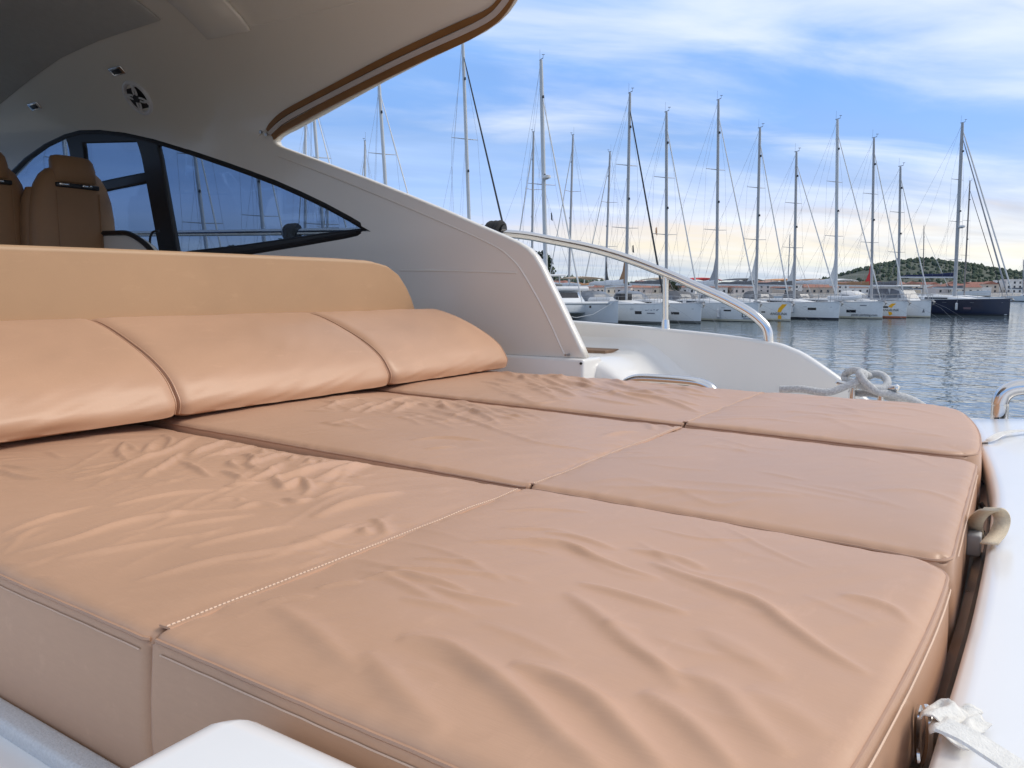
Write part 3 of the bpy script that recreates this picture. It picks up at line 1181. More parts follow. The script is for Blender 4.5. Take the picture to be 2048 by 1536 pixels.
xs_ = np.concatenate([[-1.75], np.linspace(XE - 0.22, XE + 0.20, 22)])
for x in xs_:
    k = min(1, max(0, (x - (XE - 0.16)) / 0.34))
    zz_ = CZ - 0.258 - 0.175 * k * k * (3 - 2 * k)
    row = [(x, 2.645, CZ - 0.60), (x, 2.645, zz_ - 0.05), (x, 2.652, zz_ - 0.022), (x, 2.668, zz_ - 0.006), (x, 2.70, zz_), (x, 3.00, zz_), (x, 3.06, zz_ + 0.008), (x, 3.09, zz_ + 0.03), (x, 3.104, zz_ + 0.07), (x, 3.106, zz_ + 0.11)]
    V += row
m_ = 10
F = [(i_ * m_ + k_, (i_ + 1) * m_ + k_, (i_ + 1) * m_ + k_ + 1, i_ * m_ + k_ + 1) for i_ in range(len(xs_) - 1) for k_ in range(m_ - 1)]
stp = yp(obj('side_step', V, F, 'gelcoat', None, True, 60))
sub(bevel_box('teak_tread', (-1.75, 2.93, CZ - 0.262), (atY(1225, 700, 3.0)[0], 3.09, CZ - 0.246), 0.004, 'teak'), stp)

# --- stainless rails
YR = 3.14
rail = yp(MB().tube(smooth_path([atY(p[0], p[1], YR) for p in ((-120, 470), (60, 470), (230, 468), (500, 465), (740, 462), (900, 461), (990, 466), (1050, 471), (1100, 480), (1180, 496), (1250, 516), (1330, 546), (1400, 576), (1450, 598), (1495, 622), (1520, 641), (1534, 660), (1538, 694))], 6), 0.0195, 16).build('handrail', 'steel'))
a_, b_ = atY(1331, 548, YR), atY(1331, 668, YR)
sub(MB().tube([a_, b_], 0.0125, 14).build('post', 'steel'), rail)
m_ = a_ + (b_ - a_) * 0.76
sub(MB().tube([m_, m_ + (b_ - m_) * 0.15, b_], [0.0155, 0.0165, 0.021], 14).build('post_socket', 'steel'), rail)
b_ = atY(1538, 694, YR)
sub(MB().tube([b_ + np.array([0, 0, 0.012]), b_ - np.array([0, 0, 0.004])], [0.019, 0.03], 16).build('rail_flange', 'steel'), rail)
yp(MB().tube(smooth_path([atY(p[0], p[1], 2.47) for p in ((1240, 788), (1248, 771), (1262, 761), (1284, 757), (1340, 760), (1386, 764), (1408, 769), (1424, 779), (1432, 795))], 6), 0.0165, 14, flat=(1.35, 1.0)).build('grab_rail', 'steel'))
sr = atZ(1998, 841, CZ - 0.355)
YS = sr[1]
srail = yp(MB().tube(smooth_path([sr + np.array([0, 0, -0.01]), sr + np.array([0, 0, 0.04])] + [atY(p[0], p[1], YS) for p in ((2000, 806), (2007, 790), (2022, 779), (2046, 774), (2100, 773), (2150, 780), (2165, 800))] + [np.array([sr[0] + 0.19, YS, CZ - 0.37])], 8), 0.0215, 20).build('stern_rail', 'steel'))
sub(MB().tube([sr + np.array([-0.002, -0.0215, 0.008]), sr + np.array([-0.002, -0.0235, 0.008])], 0.003, 8).build('grub_screw', 'black_plastic'), srail)

# --- aft coaming (white, right of the pads)
inner = smooth_path([atZ(p[0], p[1], CZ - 0.352) for p in ((1935, 838), (1950, 862), (1962, 900), (1978, 950), (1984, 1000), (1974, 1075), (1950, 1190), (1917, 1310), (1882, 1420), (1845, 1536), (1780, 1700))], 5)
V, F = [], []
rows = []
for p in inner:
    row = []
    for k, (dx, dz) in enumerate(((0.02, -0.35), (0.004, -0.10), (0.0, -0.022), (0.002, -0.008), (0.008, -0.001), (0.022, 0.001), (0.12, 0.012), (0.25, 0.016), (0.45, 0.008), (0.7, -0.012), (0.76, -0.05), (0.78, -0.3))):
        row.append(len(V))
        V.append((p[0] + dx, p[1], p[2] + dz))
    rows.append(row)
for a_, b_ in zip(rows[:-1], rows[1:]):
    for k in range(len(a_) - 1):
        F.append((a_[k], b_[k], b_[k + 1], a_[k + 1]))
ac = yp(obj('aft_coaming', V, F, 'gelcoat_cool', None, True, 60))
far_y = inner[0][1]
yp(bevel_box('transom_corner', (inner[0][0] - 0.10, far_y - 0.06, CZ - 0.75), (0.72, far_y + 0.10, CZ - 0.357), 0.03, 'gelcoat_cool', None, 4))
trk = smooth_path([atZ(p[0], p[1], CZ - 0.405) for p in ((1952, 880), (1966, 960), (1972, 1040), (1960, 1130), (1930, 1260), (1895, 1380), (1862, 1480), (1830, 1580))], 5)
tr_ = yp(ribbon('steel_track', trk, (-0.5, 0, 0.85), 0.007, 0.008, 'steel_dull', None))
for k in (6, 9, 12):
    q = trk[k]
    sub(MB().tube([q, q + np.array([-0.01, 0, 0.016])], [0.006, 0.004], 10).build('track_stud', 'black_plastic'), tr_)
yp(bevel_box('pad_base', (-2.6, 0.30, CZ - 0.60), (0.05, 2.52, CZ - 0.515), 0.01, 'gelcoat'))
# --- near coaming and ledge
yp(bevel_box('near_coaming', (-0.492, -0.10, CZ - 0.60), (0.25, 0.364, CZ - 0.308), 0.036, 'gelcoat_cool', None, 6))
yp(bevel_box('near_ledge', (-2.6, -0.4, CZ - 0.62), (-0.50, 0.372, CZ - 0.462), 0.010, 'gelcoat_cool'))
la, lb = atY(0, 1408, 0.352), atY(215, 1545, 0.352)
ld = (lb - la) / np.linalg.norm(lb - la)
zl = 0.5 * (la[2] + lb[2])
yp(bevel_box('ledge_gasket', (-2.6, 0.350, CZ - 0.47), (-0.545, 0.377, CZ - 0.446), 0.006, 'nonskid', None, 4))

# --- hull below
st_x = [-9.5, -8.0, -6.0, -4.0, -2.0, -0.3, 0.72]
V, F = [], []
for x in st_x:
    g = 1.0 if x > -5 else max(0.06, 1 - ((-5 - x) / 4.7) ** 1.8)
    for y, z in ((1.4 - 1.78 * g, CZ - 0.45), (1.4 - 1.72 * g, 0.7), (1.4 - 1.5 * g, -0.05), (1.4, -0.4), (1.4 + 1.5 * g, -0.05), (1.4 + 1.72 * g, 0.7), (1.4 + 1.775 * g, CZ - 0.46)):
        V.append((x, y, z))
n = 7
for i in range(len(st_x) - 1):
    for k in range(n - 1):
        F.append((i * n + k, i * n + k + 1, (i + 1) * n + k + 1, (i + 1) * n + k))
F.append(tuple(range((len(st_x) - 1) * n, len(st_x) * n)))
yp(obj('hull', V, F, 'gelcoat', None, True, 50))
yp(MB().box((-7.0, 0.3, CZ - 0.95), (-2.3, 2.56, CZ - 0.90)).build('cockpit_sole', 'teak', None, False))
# foredeck bulkhead and sloping windscreen ahead of the helm
yp(MB().add([(FRONT - 0.25, 0.28, CZ - 0.9), (FRONT - 0.25, 2.55, CZ - 0.9), (FRONT - 0.25, 2.55, CZ + 0.22), (FRONT - 0.25, 0.28, CZ + 0.22)], [(0, 1, 2, 3)]).build('dash_bulkhead', 'headliner', None, False))
yp(MB().add([(FRONT - 0.30, 0.28, CZ + 0.2), (FRONT - 0.30, 2.55, CZ + 0.2), (FRONT + 0.05, 2.3, CZ + 1.0), (FRONT + 0.05, 0.5, CZ + 1.0), (FRONT + 0.1, 1.4, CZ + 1.31)], [(0, 1, 2, 3), (3, 2, 4)]).build('windscreen', 'cabin_glass', None, False))
# helm console side with its black edge trim
YC = 2.40
con = [atY(p[0], p[1], YC) for p in ((150, 476), (228, 474), (252, 475), (272, 484), (290, 498), (308, 518), (316, 540), (150, 560))]
cs = yp(shell('helm_console', [(p[0], p[2]) for p in con], [], 0.05, lambda u, v: (u, YC, v), lambda u, v: np.array([0, 1.0, 0]), 0.06, 'gelcoat_cabin', None, gap=0.1, rim=4))
sub(MB().tube(smooth_path([atY(p[0], p[1], YC) for p in ((150, 468), (228, 466), (256, 467), (280, 480), (298, 496), (316, 520))], 5), 0.014, 8).build('edge_trim', 'black_plastic'), cs)
pth = smooth_path([atY(p[0], p[1], 2.45) for p in ((302, 505), (300, 478), (306, 464), (318, 462))], 5)
yp(MB().tube(pth, 0.006, 8).build('window_latch', 'black_plastic'))

# ================================================================== SUN PAD CUSHIONS
def padz(x):
    return CZ - 0.30 + 0.0125 * np.maximum(0, -np.asarray(x, float) - 0.05)


def onpad(px, py):
    z = CZ - 0.30
    for _ in range(6):
        p = atZ(px, py, z)
        z = float(padz(p[0]))
    return np.array([p[0], p[1]])


def creases(lst, boost=1.0, wide=1.0):
    """(photo polyline, height m, width m)"""
    return [(np.array([onpad(*q) for q in smooth_path([np.array(a, float) for a in pl], 4)]), h * boost * (0.80 if w < 0.0155 else 0.85), wide * w * (0.60 if w < 0.0155 else 0.66)) for pl, h, w in lst]


def crop(pts, ox, oy, s):
    return [(ox + s * a, oy + s * b) for a, b in pts]


C1 = lambda *p: crop(p, 0, 800, 0.3906)
C2 = lambda *p: crop(p, 300, 950, 0.3906)
C3 = lambda *p: crop(p, 1000, 950, 0.4688)
C4 = lambda *p: crop(p, 360, 720, 0.3906)
C5 = lambda *p: crop(p, 960, 720, 0.2930)

cr_near_rear = creases([
    (C3((-120, 282), (0, 284), (250, 288), (400, 350), (560, 408), (680, 438)), 0.0050, 0.011),
    (C3((550, 310), (750, 350), (880, 400)), 0.0035, 0.012),
    (C3((640, 365), (760, 420), (950, 490), (1100, 545), (1250, 650), (1400, 740), (1580, 820)), 0.0060, 0.014),
    (C3((330, 460), (450, 490), (620, 540), (800, 590)), 0.0038, 0.011),
    (C3((280, 500), (400, 590), (500, 680), (650, 790), (780, 910)), 0.0045, 0.016),
    (C2((1270, 842), (1400, 850), (1550, 900), (1750, 1040), (1900, 1150)) + C3((215, 1072), (350, 1170), (460, 1260)), 0.0072, 0.018),
    (C3((40, 815), (120, 830), (250, 880), (400, 970), (550, 1100), (720, 1250)), 0.0068, 0.017),
    (C3((600, 920), (760, 1020), (880, 1120), (1020, 1250)), 0.0052, 0.016),
    (C3((780, 830), (950, 920), (1050, 1030), (1230, 1170)), 0.0045, 0.020),
    (C2((640, 650), (720, 715), (820, 790), (950, 900), (1070, 985)), 0.0034, 0.018),
    (C2((1100, 900), (1150, 960), (1250, 1070), (1350, 1160), (1500, 1275)), 0.0038, 0.020),
    (C2((1080, 530), (1200, 515), (1300, 515), (1450, 545), (1640, 610)), 0.0042, 0.010),
    (C2((1440, 575), (1600, 630), (1880, 668)), 0.0032, 0.009),
    (C2((1200, 475), (1350, 483), (1500, 490), (1740, 512)), 0.0028, 0.009),
    (C3((1450, 500), (1560, 515), (1680, 550), (1750, 600)), 0.0038, 0.014),
    (C2((850, 565), (950, 550), (1090, 545)), 0.0030, 0.009),
    (C2((560, 625), (700, 612), (840, 615)), 0.0030, 0.009),
    (C3((180, 235), (330, 260), (500, 315)), 0.0030, 0.010),
    (C2((1350, 420), (1550, 440), (1700, 460)), 0.0022, 0.008),
    (C2((1280, 640), (1400, 660), (1600, 700)), 0.0022, 0.010),
    (C3((0, 140), (200, 135), (380, 150)), 0.0020, 0.010),
    (C3((0, 220), (200, 225), (330, 250)), 0.0022, 0.010),
    (C3((850, 650), (1050, 760), (1200, 860)), 0.0025, 0.020),
    (C3((1050, 900), (1250, 1000), (1400, 1080)), 0.0025, 0.022),
], 1.25)
cr_near_front = creases([
    (C1((360, 400), (550, 360), (700, 290), (850, 240), (950, 180), (1010, 130)), 0.0048, 0.013),
    (C1((720, 380), (850, 310), (940, 235)), 0.0048, 0.012),
    (C1((960, 258), (1080, 205), (1170, 155)), 0.0048, 0.014),
    (C1((1030, 275), (1180, 230), (1300, 175)), 0.0042, 0.012),
    (C1((1270, 398), (1380, 350), (1445, 295)), 0.0048, 0.013),
    (C1((1310, 300), (1420, 240), (1500, 212)), 0.0042, 0.012),
    (C1((1380, 395), (1550, 350), (1700, 300), (1820, 275)), 0.0058, 0.018),
    (C1((1600, 408), (1700, 360), (1800, 320), (1900, 285)), 0.0055, 0.016),
    (C1((1600, 575), (1780, 510), (1950, 470), (2060, 445)), 0.0040, 0.018),
    (C1((1240, 240), (1300, 280), (1270, 315), (1340, 345)), 0.0052, 0.013),
    (C1((1400, 375), (1450, 430), (1540, 395), (1580, 440), (1550, 470)), 0.0052, 0.013),
    (C1((640, 190), (605, 250), (650, 295)), 0.0040, 0.011),
    (C1((740, 250), (790, 195)), 0.0040, 0.013),
    (C1((920, 285), (1000, 330), (1080, 378)), 0.0036, 0.010),
    (C1((0, 665), (250, 595), (480, 535)), 0.0026, 0.011),
    (C1((40, 755), (350, 700), (700, 600), (1220, 535)), 0.0030, 0.012),
    (C1((280, 785), (700, 720), (1100, 650)), 0.0024, 0.013),
    (C1((680, 890), (1100, 790), (1500, 720), (1900, 595)), 0.0028, 0.013),
    (C1((560, 540), (900, 470), (1180, 445)), 0.0030, 0.012),
    (C1((830, 140), (875, 180), (840, 225)), 0.0040, 0.012),
    (C1((640, 195), (700, 240)), 0.0030, 0.010),
    (C1((1190, 280), (1180, 310), (1240, 330)), 0.0042, 0.012),
    (C1((1350, 200), (1330, 230)), 0.0038, 0.013),
    (C1((1510, 240), (1480, 280)), 0.0042, 0.014),
    (C1((1590, 260), (1570, 300)), 0.0042, 0.013),
    (C1((1660, 270), (1640, 300)), 0.0036, 0.012),
    (C1((1140, 340), (1200, 370), (1260, 400)), 0.0034, 0.011),
    (C1((1150, 430), (1240, 420), (1320, 405)), 0.0036, 0.012),
    (C1((1200, 540), (1320, 510), (1450, 520)), 0.0034, 0.013),
    (C1((1080, 500), (1200, 490), (1240, 500)), 0.0030, 0.010),
    (C1((1450, 480), (1520, 500), (1590, 480)), 0.0034, 0.010),
    (C1((1620, 480), (1760, 440), (1860, 420)), 0.0030, 0.013),
    (C1((1900, 580), (1950, 600), (1980, 650)), 0.0030, 0.013),
    (C1((1850, 620), (1880, 650)), 0.0030, 0.013),
    (C1((0, 350), (80, 380), (240, 395)), 0.0034, 0.010),
    (C1((0, 320), (100, 340), (200, 345)), 0.0030, 0.009),
    (C1((380, 340), (520, 320), (640, 295)), 0.0028, 0.009),
    (C1((350, 365), (500, 340), (600, 320)), 0.0024, 0.008),
    (C1((200, 240), (260, 255), (320, 290)), 0.0022, 0.009),
    (C1((800, 640), (1050, 600), (1300, 560)), 0.0024, 0.012),
    (C1((950, 730), (1250, 660), (1500, 610)), 0.0022, 0.012),
    (C1((1500, 700), (1700, 650), (1800, 600)), 0.0024, 0.012),
    (C1((100, 850), (260, 860), (310, 865)), 0.0012, 0.006),
], 1.9)
cr_mid_front = creases([
    (C4((740, 245), (850, 205), (920, 193)), 0.0034, 0.014), (C4((850, 262), (960, 230), (990, 215)), 0.0034, 0.014),
    (C4((930, 270), (1040, 230), (1070, 215)), 0.0038, 0.014), (C4((1060, 225), (1120, 195), (1180, 182)), 0.0040, 0.015),
    (C4((1080, 268), (1190, 220), (1230, 205)), 0.0040, 0.015), (C4((1330, 195), (1350, 240), (1395, 248)), 0.0036, 0.014),
    (C4((1270, 245), (1450, 300), (1620, 355)), 0.0030, 0.013), (C4((1400, 215), (1550, 268), (1820, 292)), 0.0030, 0.014),
    (C4((1490, 250), (1560, 285), (1640, 330)), 0.0030, 0.013), (C4((1180, 412), (1350, 400), (1580, 412)), 0.0026, 0.012),
    (C4((1480, 215), (1590, 258)), 0.0030, 0.013), (C4((1140, 260), (1260, 285), (1420, 330)), 0.0022, 0.012),
    (C4((1640, 230), (1760, 265), (1860, 300)), 0.0026, 0.013), (C4((1100, 210), (1160, 240)), 0.0030, 0.013),
    (C4((1220, 215), (1290, 235)), 0.0030, 0.013), (C4((1400, 190), (1500, 215)), 0.0026, 0.013),
    (C4((760, 330), (900, 300), (1050, 290)), 0.0016, 0.012), (C4((1250, 450), (1420, 440)), 0.0016, 0.012),
    (C5((1080, 390), (1150, 400), (1180, 440)), 0.0024, 0.014), (C5((1200, 390), (1270, 410), (1300, 430)), 0.0024, 0.014),
    (C5((820, 510), (950, 470), (1080, 455)), 0.0018, 0.014), (C5((0, 300), (200, 350), (330, 370)), 0.0022, 0.012),
    (C5((0, 350), (150, 390), (420, 420)), 0.0020, 0.012), (C5((0, 440), (200, 500), (420, 560), (760, 590)), 0.0018, 0.013),
    (C5((100, 330), (250, 380), (380, 400)), 0.0020, 0.012),
], 2.3, 1.15)
cr_far_front = creases([
    (C5((420, 125), (500, 165), (600, 200)), 0.0050, 0.020), (C5((570, 135), (650, 170), (830, 215), (1000, 260), (1230, 305)), 0.0048, 0.020),
    (C5((800, 180), (950, 235), (1100, 255), (1250, 275), (1510, 345)), 0.0054, 0.020), (C5((850, 145), (950, 180), (1160, 232)), 0.0050, 0.020),
    (C5((690, 135), (770, 168)), 0.0050, 0.018), (C5((890, 128), (990, 168)), 0.0050, 0.018),
    (C5((1250, 188), (1400, 205), (1540, 224)), 0.0035, 0.018), (C5((160, 75), (240, 118)), 0.0046, 0.018),
    (C5((530, 108), (570, 130)), 0.0050, 0.020), (C5((280, 110), (305, 142)), 0.0050, 0.018), (C5((380, 105), (405, 132)), 0.0050, 0.018),
    (C5((430, 182), (550, 215), (660, 258)), 0.0042, 0.018), (C5((320, 158), (400, 190), (500, 238)), 0.0042, 0.018),
    (C5((100, 130), (200, 160), (330, 170)), 0.0030, 0.016), (C5((0, 150), (150, 180), (300, 200)), 0.0024, 0.016),
    (C5((1000, 210), (1100, 225), (1200, 240)), 0.0036, 0.016), (C5((700, 250), (900, 290), (1100, 310)), 0.0028, 0.017),
    (C5((1280, 260), (1420, 290), (1500, 300)), 0.0026, 0.016), (C5((620, 140), (720, 190), (780, 200)), 0.0040, 0.017),
    (C5((1180, 160), (1350, 185)), 0.0024, 0.018), (C5((1300, 225), (1500, 240), (1650, 245)), 0.0022, 0.016),
], 2.0, 0.95)
def strays(n, box, slope, ln, h, w, seed, sj=0.25):
    r = random.Random(seed)
    out = []
    for _ in range(n):
        x, y = r.uniform(box[0], box[2]), r.uniform(box[1], box[3])
        L_ = r.uniform(*ln)
        sl = slope + r.uniform(-sj, sj)
        bend = r.uniform(-0.12, 0.12) * L_
        out.append(([(x - L_ / 2, y - sl * L_ / 2), (x, y + bend), (x + L_ / 2, y + sl * L_ / 2)], r.uniform(*h), r.uniform(*w)))
    return creases(out)


cr_near_front += strays(46, (20, 905, 780, 1120), -0.30, (60, 190), (0.0010, 0.0024), (0.007, 0.012), 3)
cr_near_front += strays(26, (180, 870, 720, 960), -0.45, (30, 70), (0.0016, 0.0034), (0.009, 0.014), 4, 0.6)
cr_near_rear += strays(26, (700, 1040, 1700, 1420), 0.30, (70, 220), (0.0008, 0.0020), (0.008, 0.014), 5, 0.2)
cr_mid_front += strays(40, (640, 785, 1000, 850), 0.12, (30, 110), (0.0020, 0.0040), (0.011, 0.016), 6, 0.25)
cr_far_front += strays(36, (1010, 748, 1400, 800), 0.22, (30, 120), (0.0024, 0.0050), (0.013, 0.019), 7, 0.15)
cr_mid_rear = creases([
    (C3((400, 30), (800, 60), (1200, 90)), 0.0014, 0.016), (C3((700, 20), (1100, 55), (1500, 110)), 0.0014, 0.018),
    (C3((1300, 40), (1500, 70), (1750, 140)), 0.0014, 0.018), (C5((1350, 560), (1700, 600), (2000, 640)), 0.0016, 0.018)])
cr_far_rear = creases([
    (C5((1600, 300), (1800, 320), (2048, 330)), 0.0018, 0.018), (C5((1520, 370), (1750, 385), (2048, 390)), 0.0018, 0.018),
    ([(1560, 805), (1700, 822), (1850, 835)], 0.0020, 0.022), ([(1600, 835), (1750, 850), (1880, 872)], 0.0018, 0.022)])
cr_mid_rear += strays(22, (1200, 860, 1880, 1040), 0.12, (90, 260), (0.0010, 0.0022), (0.012, 0.020), 8, 0.08)
cr_far_rear += strays(16, (1480, 795, 1900, 880), 0.10, (90, 240), (0.0014, 0.0028), (0.014, 0.022), 9, 0.05)


def vnoise(x, y, seed):
    """smooth value noise"""
    r = np.random.RandomState(seed)
    tab = r.uniform(-1, 1, (256, 256))
    xi, yi = np.floor(x).astype(int), np.floor(y).astype(int)
    fx, fy = x - xi, y - yi
    fx = fx * fx * (3 - 2 * fx)
    fy = fy * fy * (3 - 2 * fy)
    g = lambda a, b: tab[a % 256, b % 256]
    return (g(xi, yi) * (1 - fx) + g(xi + 1, yi) * fx) * (1 - fy) + (g(xi, yi + 1) * (1 - fx) + g(xi + 1, yi + 1) * fx) * fy


def crease_height(X, Y, crs):
    H = np.zeros_like(X)
    for pl, h, w in crs:
        lo = pl.min(0) - 4 * w
        hi = pl.max(0) + 4 * w
        k = np.where((X > lo[0]) & (X < hi[0]) & (Y > lo[1]) & (Y < hi[1]))[0]
        if not len(k):
            continue
        P = np.stack([X[k], Y[k]], 1)
        L = np.concatenate([[0], np.cumsum(np.linalg.norm(np.diff(pl, axis=0), axis=1))])
        bd = np.full(len(k), 9.0)
        bt_ = np.zeros(len(k))
        sg = np.zeros(len(k))
        for i in range(len(pl) - 1):
            a, b = pl[i], pl[i + 1]
            e = b - a
            l2 = e @ e
            t = np.clip(((P - a) @ e) / l2, 0, 1)
            q = P - (a + t[:, None] * e)
            d = np.linalg.norm(q, axis=1)
            m = d < bd
            bd[m] = d[m]
            bt_[m] = (L[i] + t[m] * (L[i + 1] - L[i])) / L[-1]
            sg[m] = np.sign(e[0] * q[m, 1] - e[1] * q[m, 0])
        s = bd * sg
        taper = np.sin(np.pi * np.clip(bt_, 0.0, 1.0)) ** 0.55
        wv = w * (0.75 + 0.5 * taper)
        sc_ = s - 0.15 * wv
        prof_ = np.where(sc_ < 0, np.exp(-(sc_ / (0.75 * wv)) ** 2), 1 / (1 + (sc_ / (0.95 * wv)) ** 2) ** 1.7) - 0.10 * np.exp(-((s + 1.9 * wv) / (1.2 * wv)) ** 2)
        H[k] += h * taper * prof_
    return H


def cushion(name, xf, xa, y0, y1, crs, parent, off=None, r_edges=(0.012, 0.018, 0.016, 0.016), step=0.006, drop=0.21, seed=1, corner=0.03, fine=0.0006, crown=0.010):
    """one upholstered section: xf forward x, xa(y) aft x, y0/y1(x) side lines"""
    nx = int((xa(0.5 * (y0(-0.5) + y1(-0.5))) - xf) / step)
    ny = int((y1(-0.5) - y0(-0.5)) / step)

    def para(n):
        t = np.linspace(0, 1, n)
        return t
    extra = np.array([0.0, 0.0015, 0.004, 0.008, 0.013]) / (nx * step)
    S = np.unique(np.concatenate([extra, 1 - extra, np.linspace(0.017 / (nx * step), 1 - 0.017 / (nx * step), nx)]))
    extra = np.array([0.0, 0.0015, 0.004, 0.008, 0.013]) / (ny * step)
    T = np.unique(np.concatenate([extra, 1 - extra, np.linspace(0.017 / (ny * step), 1 - 0.017 / (ny * step), ny)]))
    s, t = np.meshgrid(S, T, indexing='ij')
    nx, ny = s.shape
    s = s.ravel()
    t = t.ravel()
    Yg = y0(-0.8) + (y1(-0.8) - y0(-0.8)) * t
    X = xf + (np.vectorize(xa)(Yg) - xf) * s
    Y = np.vectorize(y0)(X) * (1 - t) + np.vectorize(y1)(X) * t
    Lx = np.vectorize(xa)(Yg) - xf
    Ly = np.vectorize(y1)(X) - np.vectorize(y0)(X)
    df, da = s * Lx, (1 - s) * Lx
    dn, dr = t * Ly, (1 - t) * Ly
    # rounded plan corners at the aft end
    for dd, sgn in ((dn, -1), (dr, 1)):
        a = np.clip(1 - da / corner, 0, 1)
        b = np.clip(1 - dd / corner, 0, 1)
        m = (a > 0) & (b > 0)
        ln = np.sqrt(a ** 2 + b ** 2)
        q = np.maximum(a, b)
        k = np.where(m, q / np.maximum(ln, 1e-9), 1)
        X = np.where(m, X - corner * (a - a * k), X)
        Y = np.where(m, Y - sgn * corner * (b - b * k), Y)
    e = np.zeros_like(X)
    rmean = 0
    ee = []
    for dd, r in zip((df, da, dn, dr), r_edges):
        ee.append(np.clip(1 - dd / r, 0, 1))
    ex = np.maximum(ee[0] * (0.62 if abs(xf - XS) < 0.02 else 1), ee[1] * (0.62 if abs(xa(0.7) - XS) < 0.02 else 1))
    ey = np.maximum(ee[2], ee[3])
    q = np.minimum(1, np.sqrt(ex ** 2 + ey ** 2))
    r = 0.010
    edge = r * (1 - np.sqrt(np.maximum(0, 1 - q ** 2)))
    mind = np.minimum(np.minimum(df, da), np.minimum(dn, dr))
    fade = np.clip(mind / 0.03, 0, 1)
    fade = fade * fade * (3 - 2 * fade)
    fade2 = 0.35 + 0.65 * fade
    fade2[mind < 0.006] *= mind[mind < 0.006] / 0.006
    H = crease_height(X, Y, crs)
    u = X * 0.55 + Y * 0.83
    v = -X * 0.83 + Y * 0.55
    H += fine * (vnoise(u * 9 + 3, v * 42 + 7, seed) + 0.6 * vnoise(u * 22, v * 80, seed + 9)) * (0.4 + 0.8 * np.clip(vnoise(X * 5, Y * 5, seed + 4) + 0.3, 0, 1))
    H += 0.0022 * vnoise(X * 6 + 11, Y * 6 + 5, seed + 2)
    pillow = crown * (1 - np.abs(2 * s - 1) ** 5) * (1 - np.abs(2 * t - 1) ** 5) - crown
    pk = np.zeros_like(X)
    for dd, cc, ph_ in ((df, Y, 1.0), (da, Y, 5.0), (dn, X, 9.0), (dr, X, 13.0)):
        pk += 0.0013 * vnoise(cc * 55 + ph_, dd * 18 + ph_, seed + 7) * np.exp(-dd / 0.016) + 0.0010 * vnoise(cc * 21 + ph_, dd * 9, seed + 8) * np.exp(-dd / 0.04)
    Z = padz(X) + pillow + H * fade2 - edge + pk * np.clip(mind / 0.004, 0.25, 1)
    if off is not None:
        Z = Z + off(X, Y)
    V = list(np.stack([X, Y, Z], 1))
    idx = np.arange(nx * ny).reshape(nx, ny)
    F = []
    for i in range(nx - 1):
        a = idx[i, :-1]
        b = idx[i + 1, :-1]
        c = idx[i + 1, 1:]
        d = idx[i, 1:]
        F += list(zip(a.tolist(), b.tolist(), c.tolist(), d.tolist()))
    ring = list(idx[:, 0]) + list(idx[-1, 1:]) + list(idx[-2::-1, -1]) + list(idx[0, -2:0:-1])
    cx, cy = X.mean(), Y.mean()
    rp = np.stack([X[ring], Y[ring], Z[ring]], 1)
    nxt = np.roll(rp, -1, 0) - np.roll(rp, 1, 0)
    nrm = np.stack([nxt[:, 1], -nxt[:, 0]], 1)
    nrm /= np.maximum(1e-9, np.linalg.norm(nrm, axis=1))[:, None]
    al = np.cumsum(np.linalg.norm(np.diff(rp[:, :2], axis=0, append=rp[:1, :2]), axis=1))
    prev = ring
    for k, dz in enumerate((0.004, 0.010, 0.022, 0.05, 0.09, 0.13, 0.17, drop)):
        f_ = dz / drop
        bulge = 0.0055 * math.sin(math.pi * min(1, f_ * 1.1)) - 0.004 * f_
        wob = 0.0022 * vnoise(al * 7 + 5, np.full_like(al, f_ * 3.0 + seed), seed + 5) * math.sin(math.pi * f_)
        q_ = rp[:, :2] + nrm * (bulge + wob)[:, None] if hasattr(wob, '__len__') else rp[:, :2]
        b0 = len(V)
        V += [np.array([q_[i][0], q_[i][1], rp[i][2] - dz]) for i in range(len(ring))]
        cur = list(range(b0, b0 + len(ring)))
        m = len(ring)
        F += [(prev[i], cur[i], cur[(i + 1) % m], prev[(i + 1) % m]) for i in range(m)]
        prev = cur
    F.append(tuple(reversed(prev)))
    o = obj(name, V, F, 'vinyl', None, True, None)
    bm = bmesh.new()
    bm.from_mesh(o.data)
    bmesh.ops.recalc_face_normals(bm, faces=bm.faces)
    bm.to_mesh(o.data)
    bm.free()
    sub(o, parent)
    # rows for the trimming: the top edge line all round
    return o, rp, nrm


def piping(rp, nrm, parent, sel, lift=0.0040, out=-0.0014, rad=0.0021):
    pts = [np.array([rp[i][0] + nrm[i][0] * out, rp[i][1] + nrm[i][1] * out, rp[i][2] + lift]) for i in sel]
    pts = pts[::2] if len(pts) > 60 else pts
    o = MB().tube(pts, rad, 6).build('piping', 'piping')
    sub(o, parent)


def stitches(pts, nrm3, parent, pitch=0.0062, ln=0.0042, rad=0.0008):
    P = resample(pts, pitch, False)
    m = MB()
    for i in range(len(P) - 1):
        a = P[i]
        d = P[i + 1] - P[i]
        d /= max(1e-9, np.linalg.norm(d))
        n = np.array(nrm3, float)
        w = np.cross(d, n)
        V = [a - w * rad, a + w * rad, a + d * ln + w * rad, a + d * ln - w * rad, a + d * ln * 0.2 + n * rad * 1.5, a + d * ln * 0.8 + n * rad * 1.5]
        m.add(V, [(0, 1, 4), (1, 2, 5, 4), (2, 3, 5), (3, 0, 4, 5)])
    o = m.build('stitching', 'thread', None, False)
    sub(o, parent)


y_n = lambda x: 0.380
y_g1 = lambda x: 1.010 + 0.016 * max(0, min(1, (-x - 0.1) / 1.5))
y_g2 = lambda x: 1.680 + 0.040 * max(0, min(1, (-x - 0.1) / 1.5))
y_f = lambda x: 2.385 - 0.045 * max(0, min(1, (-x - 0.1) / 1.5))
XS = -0.632


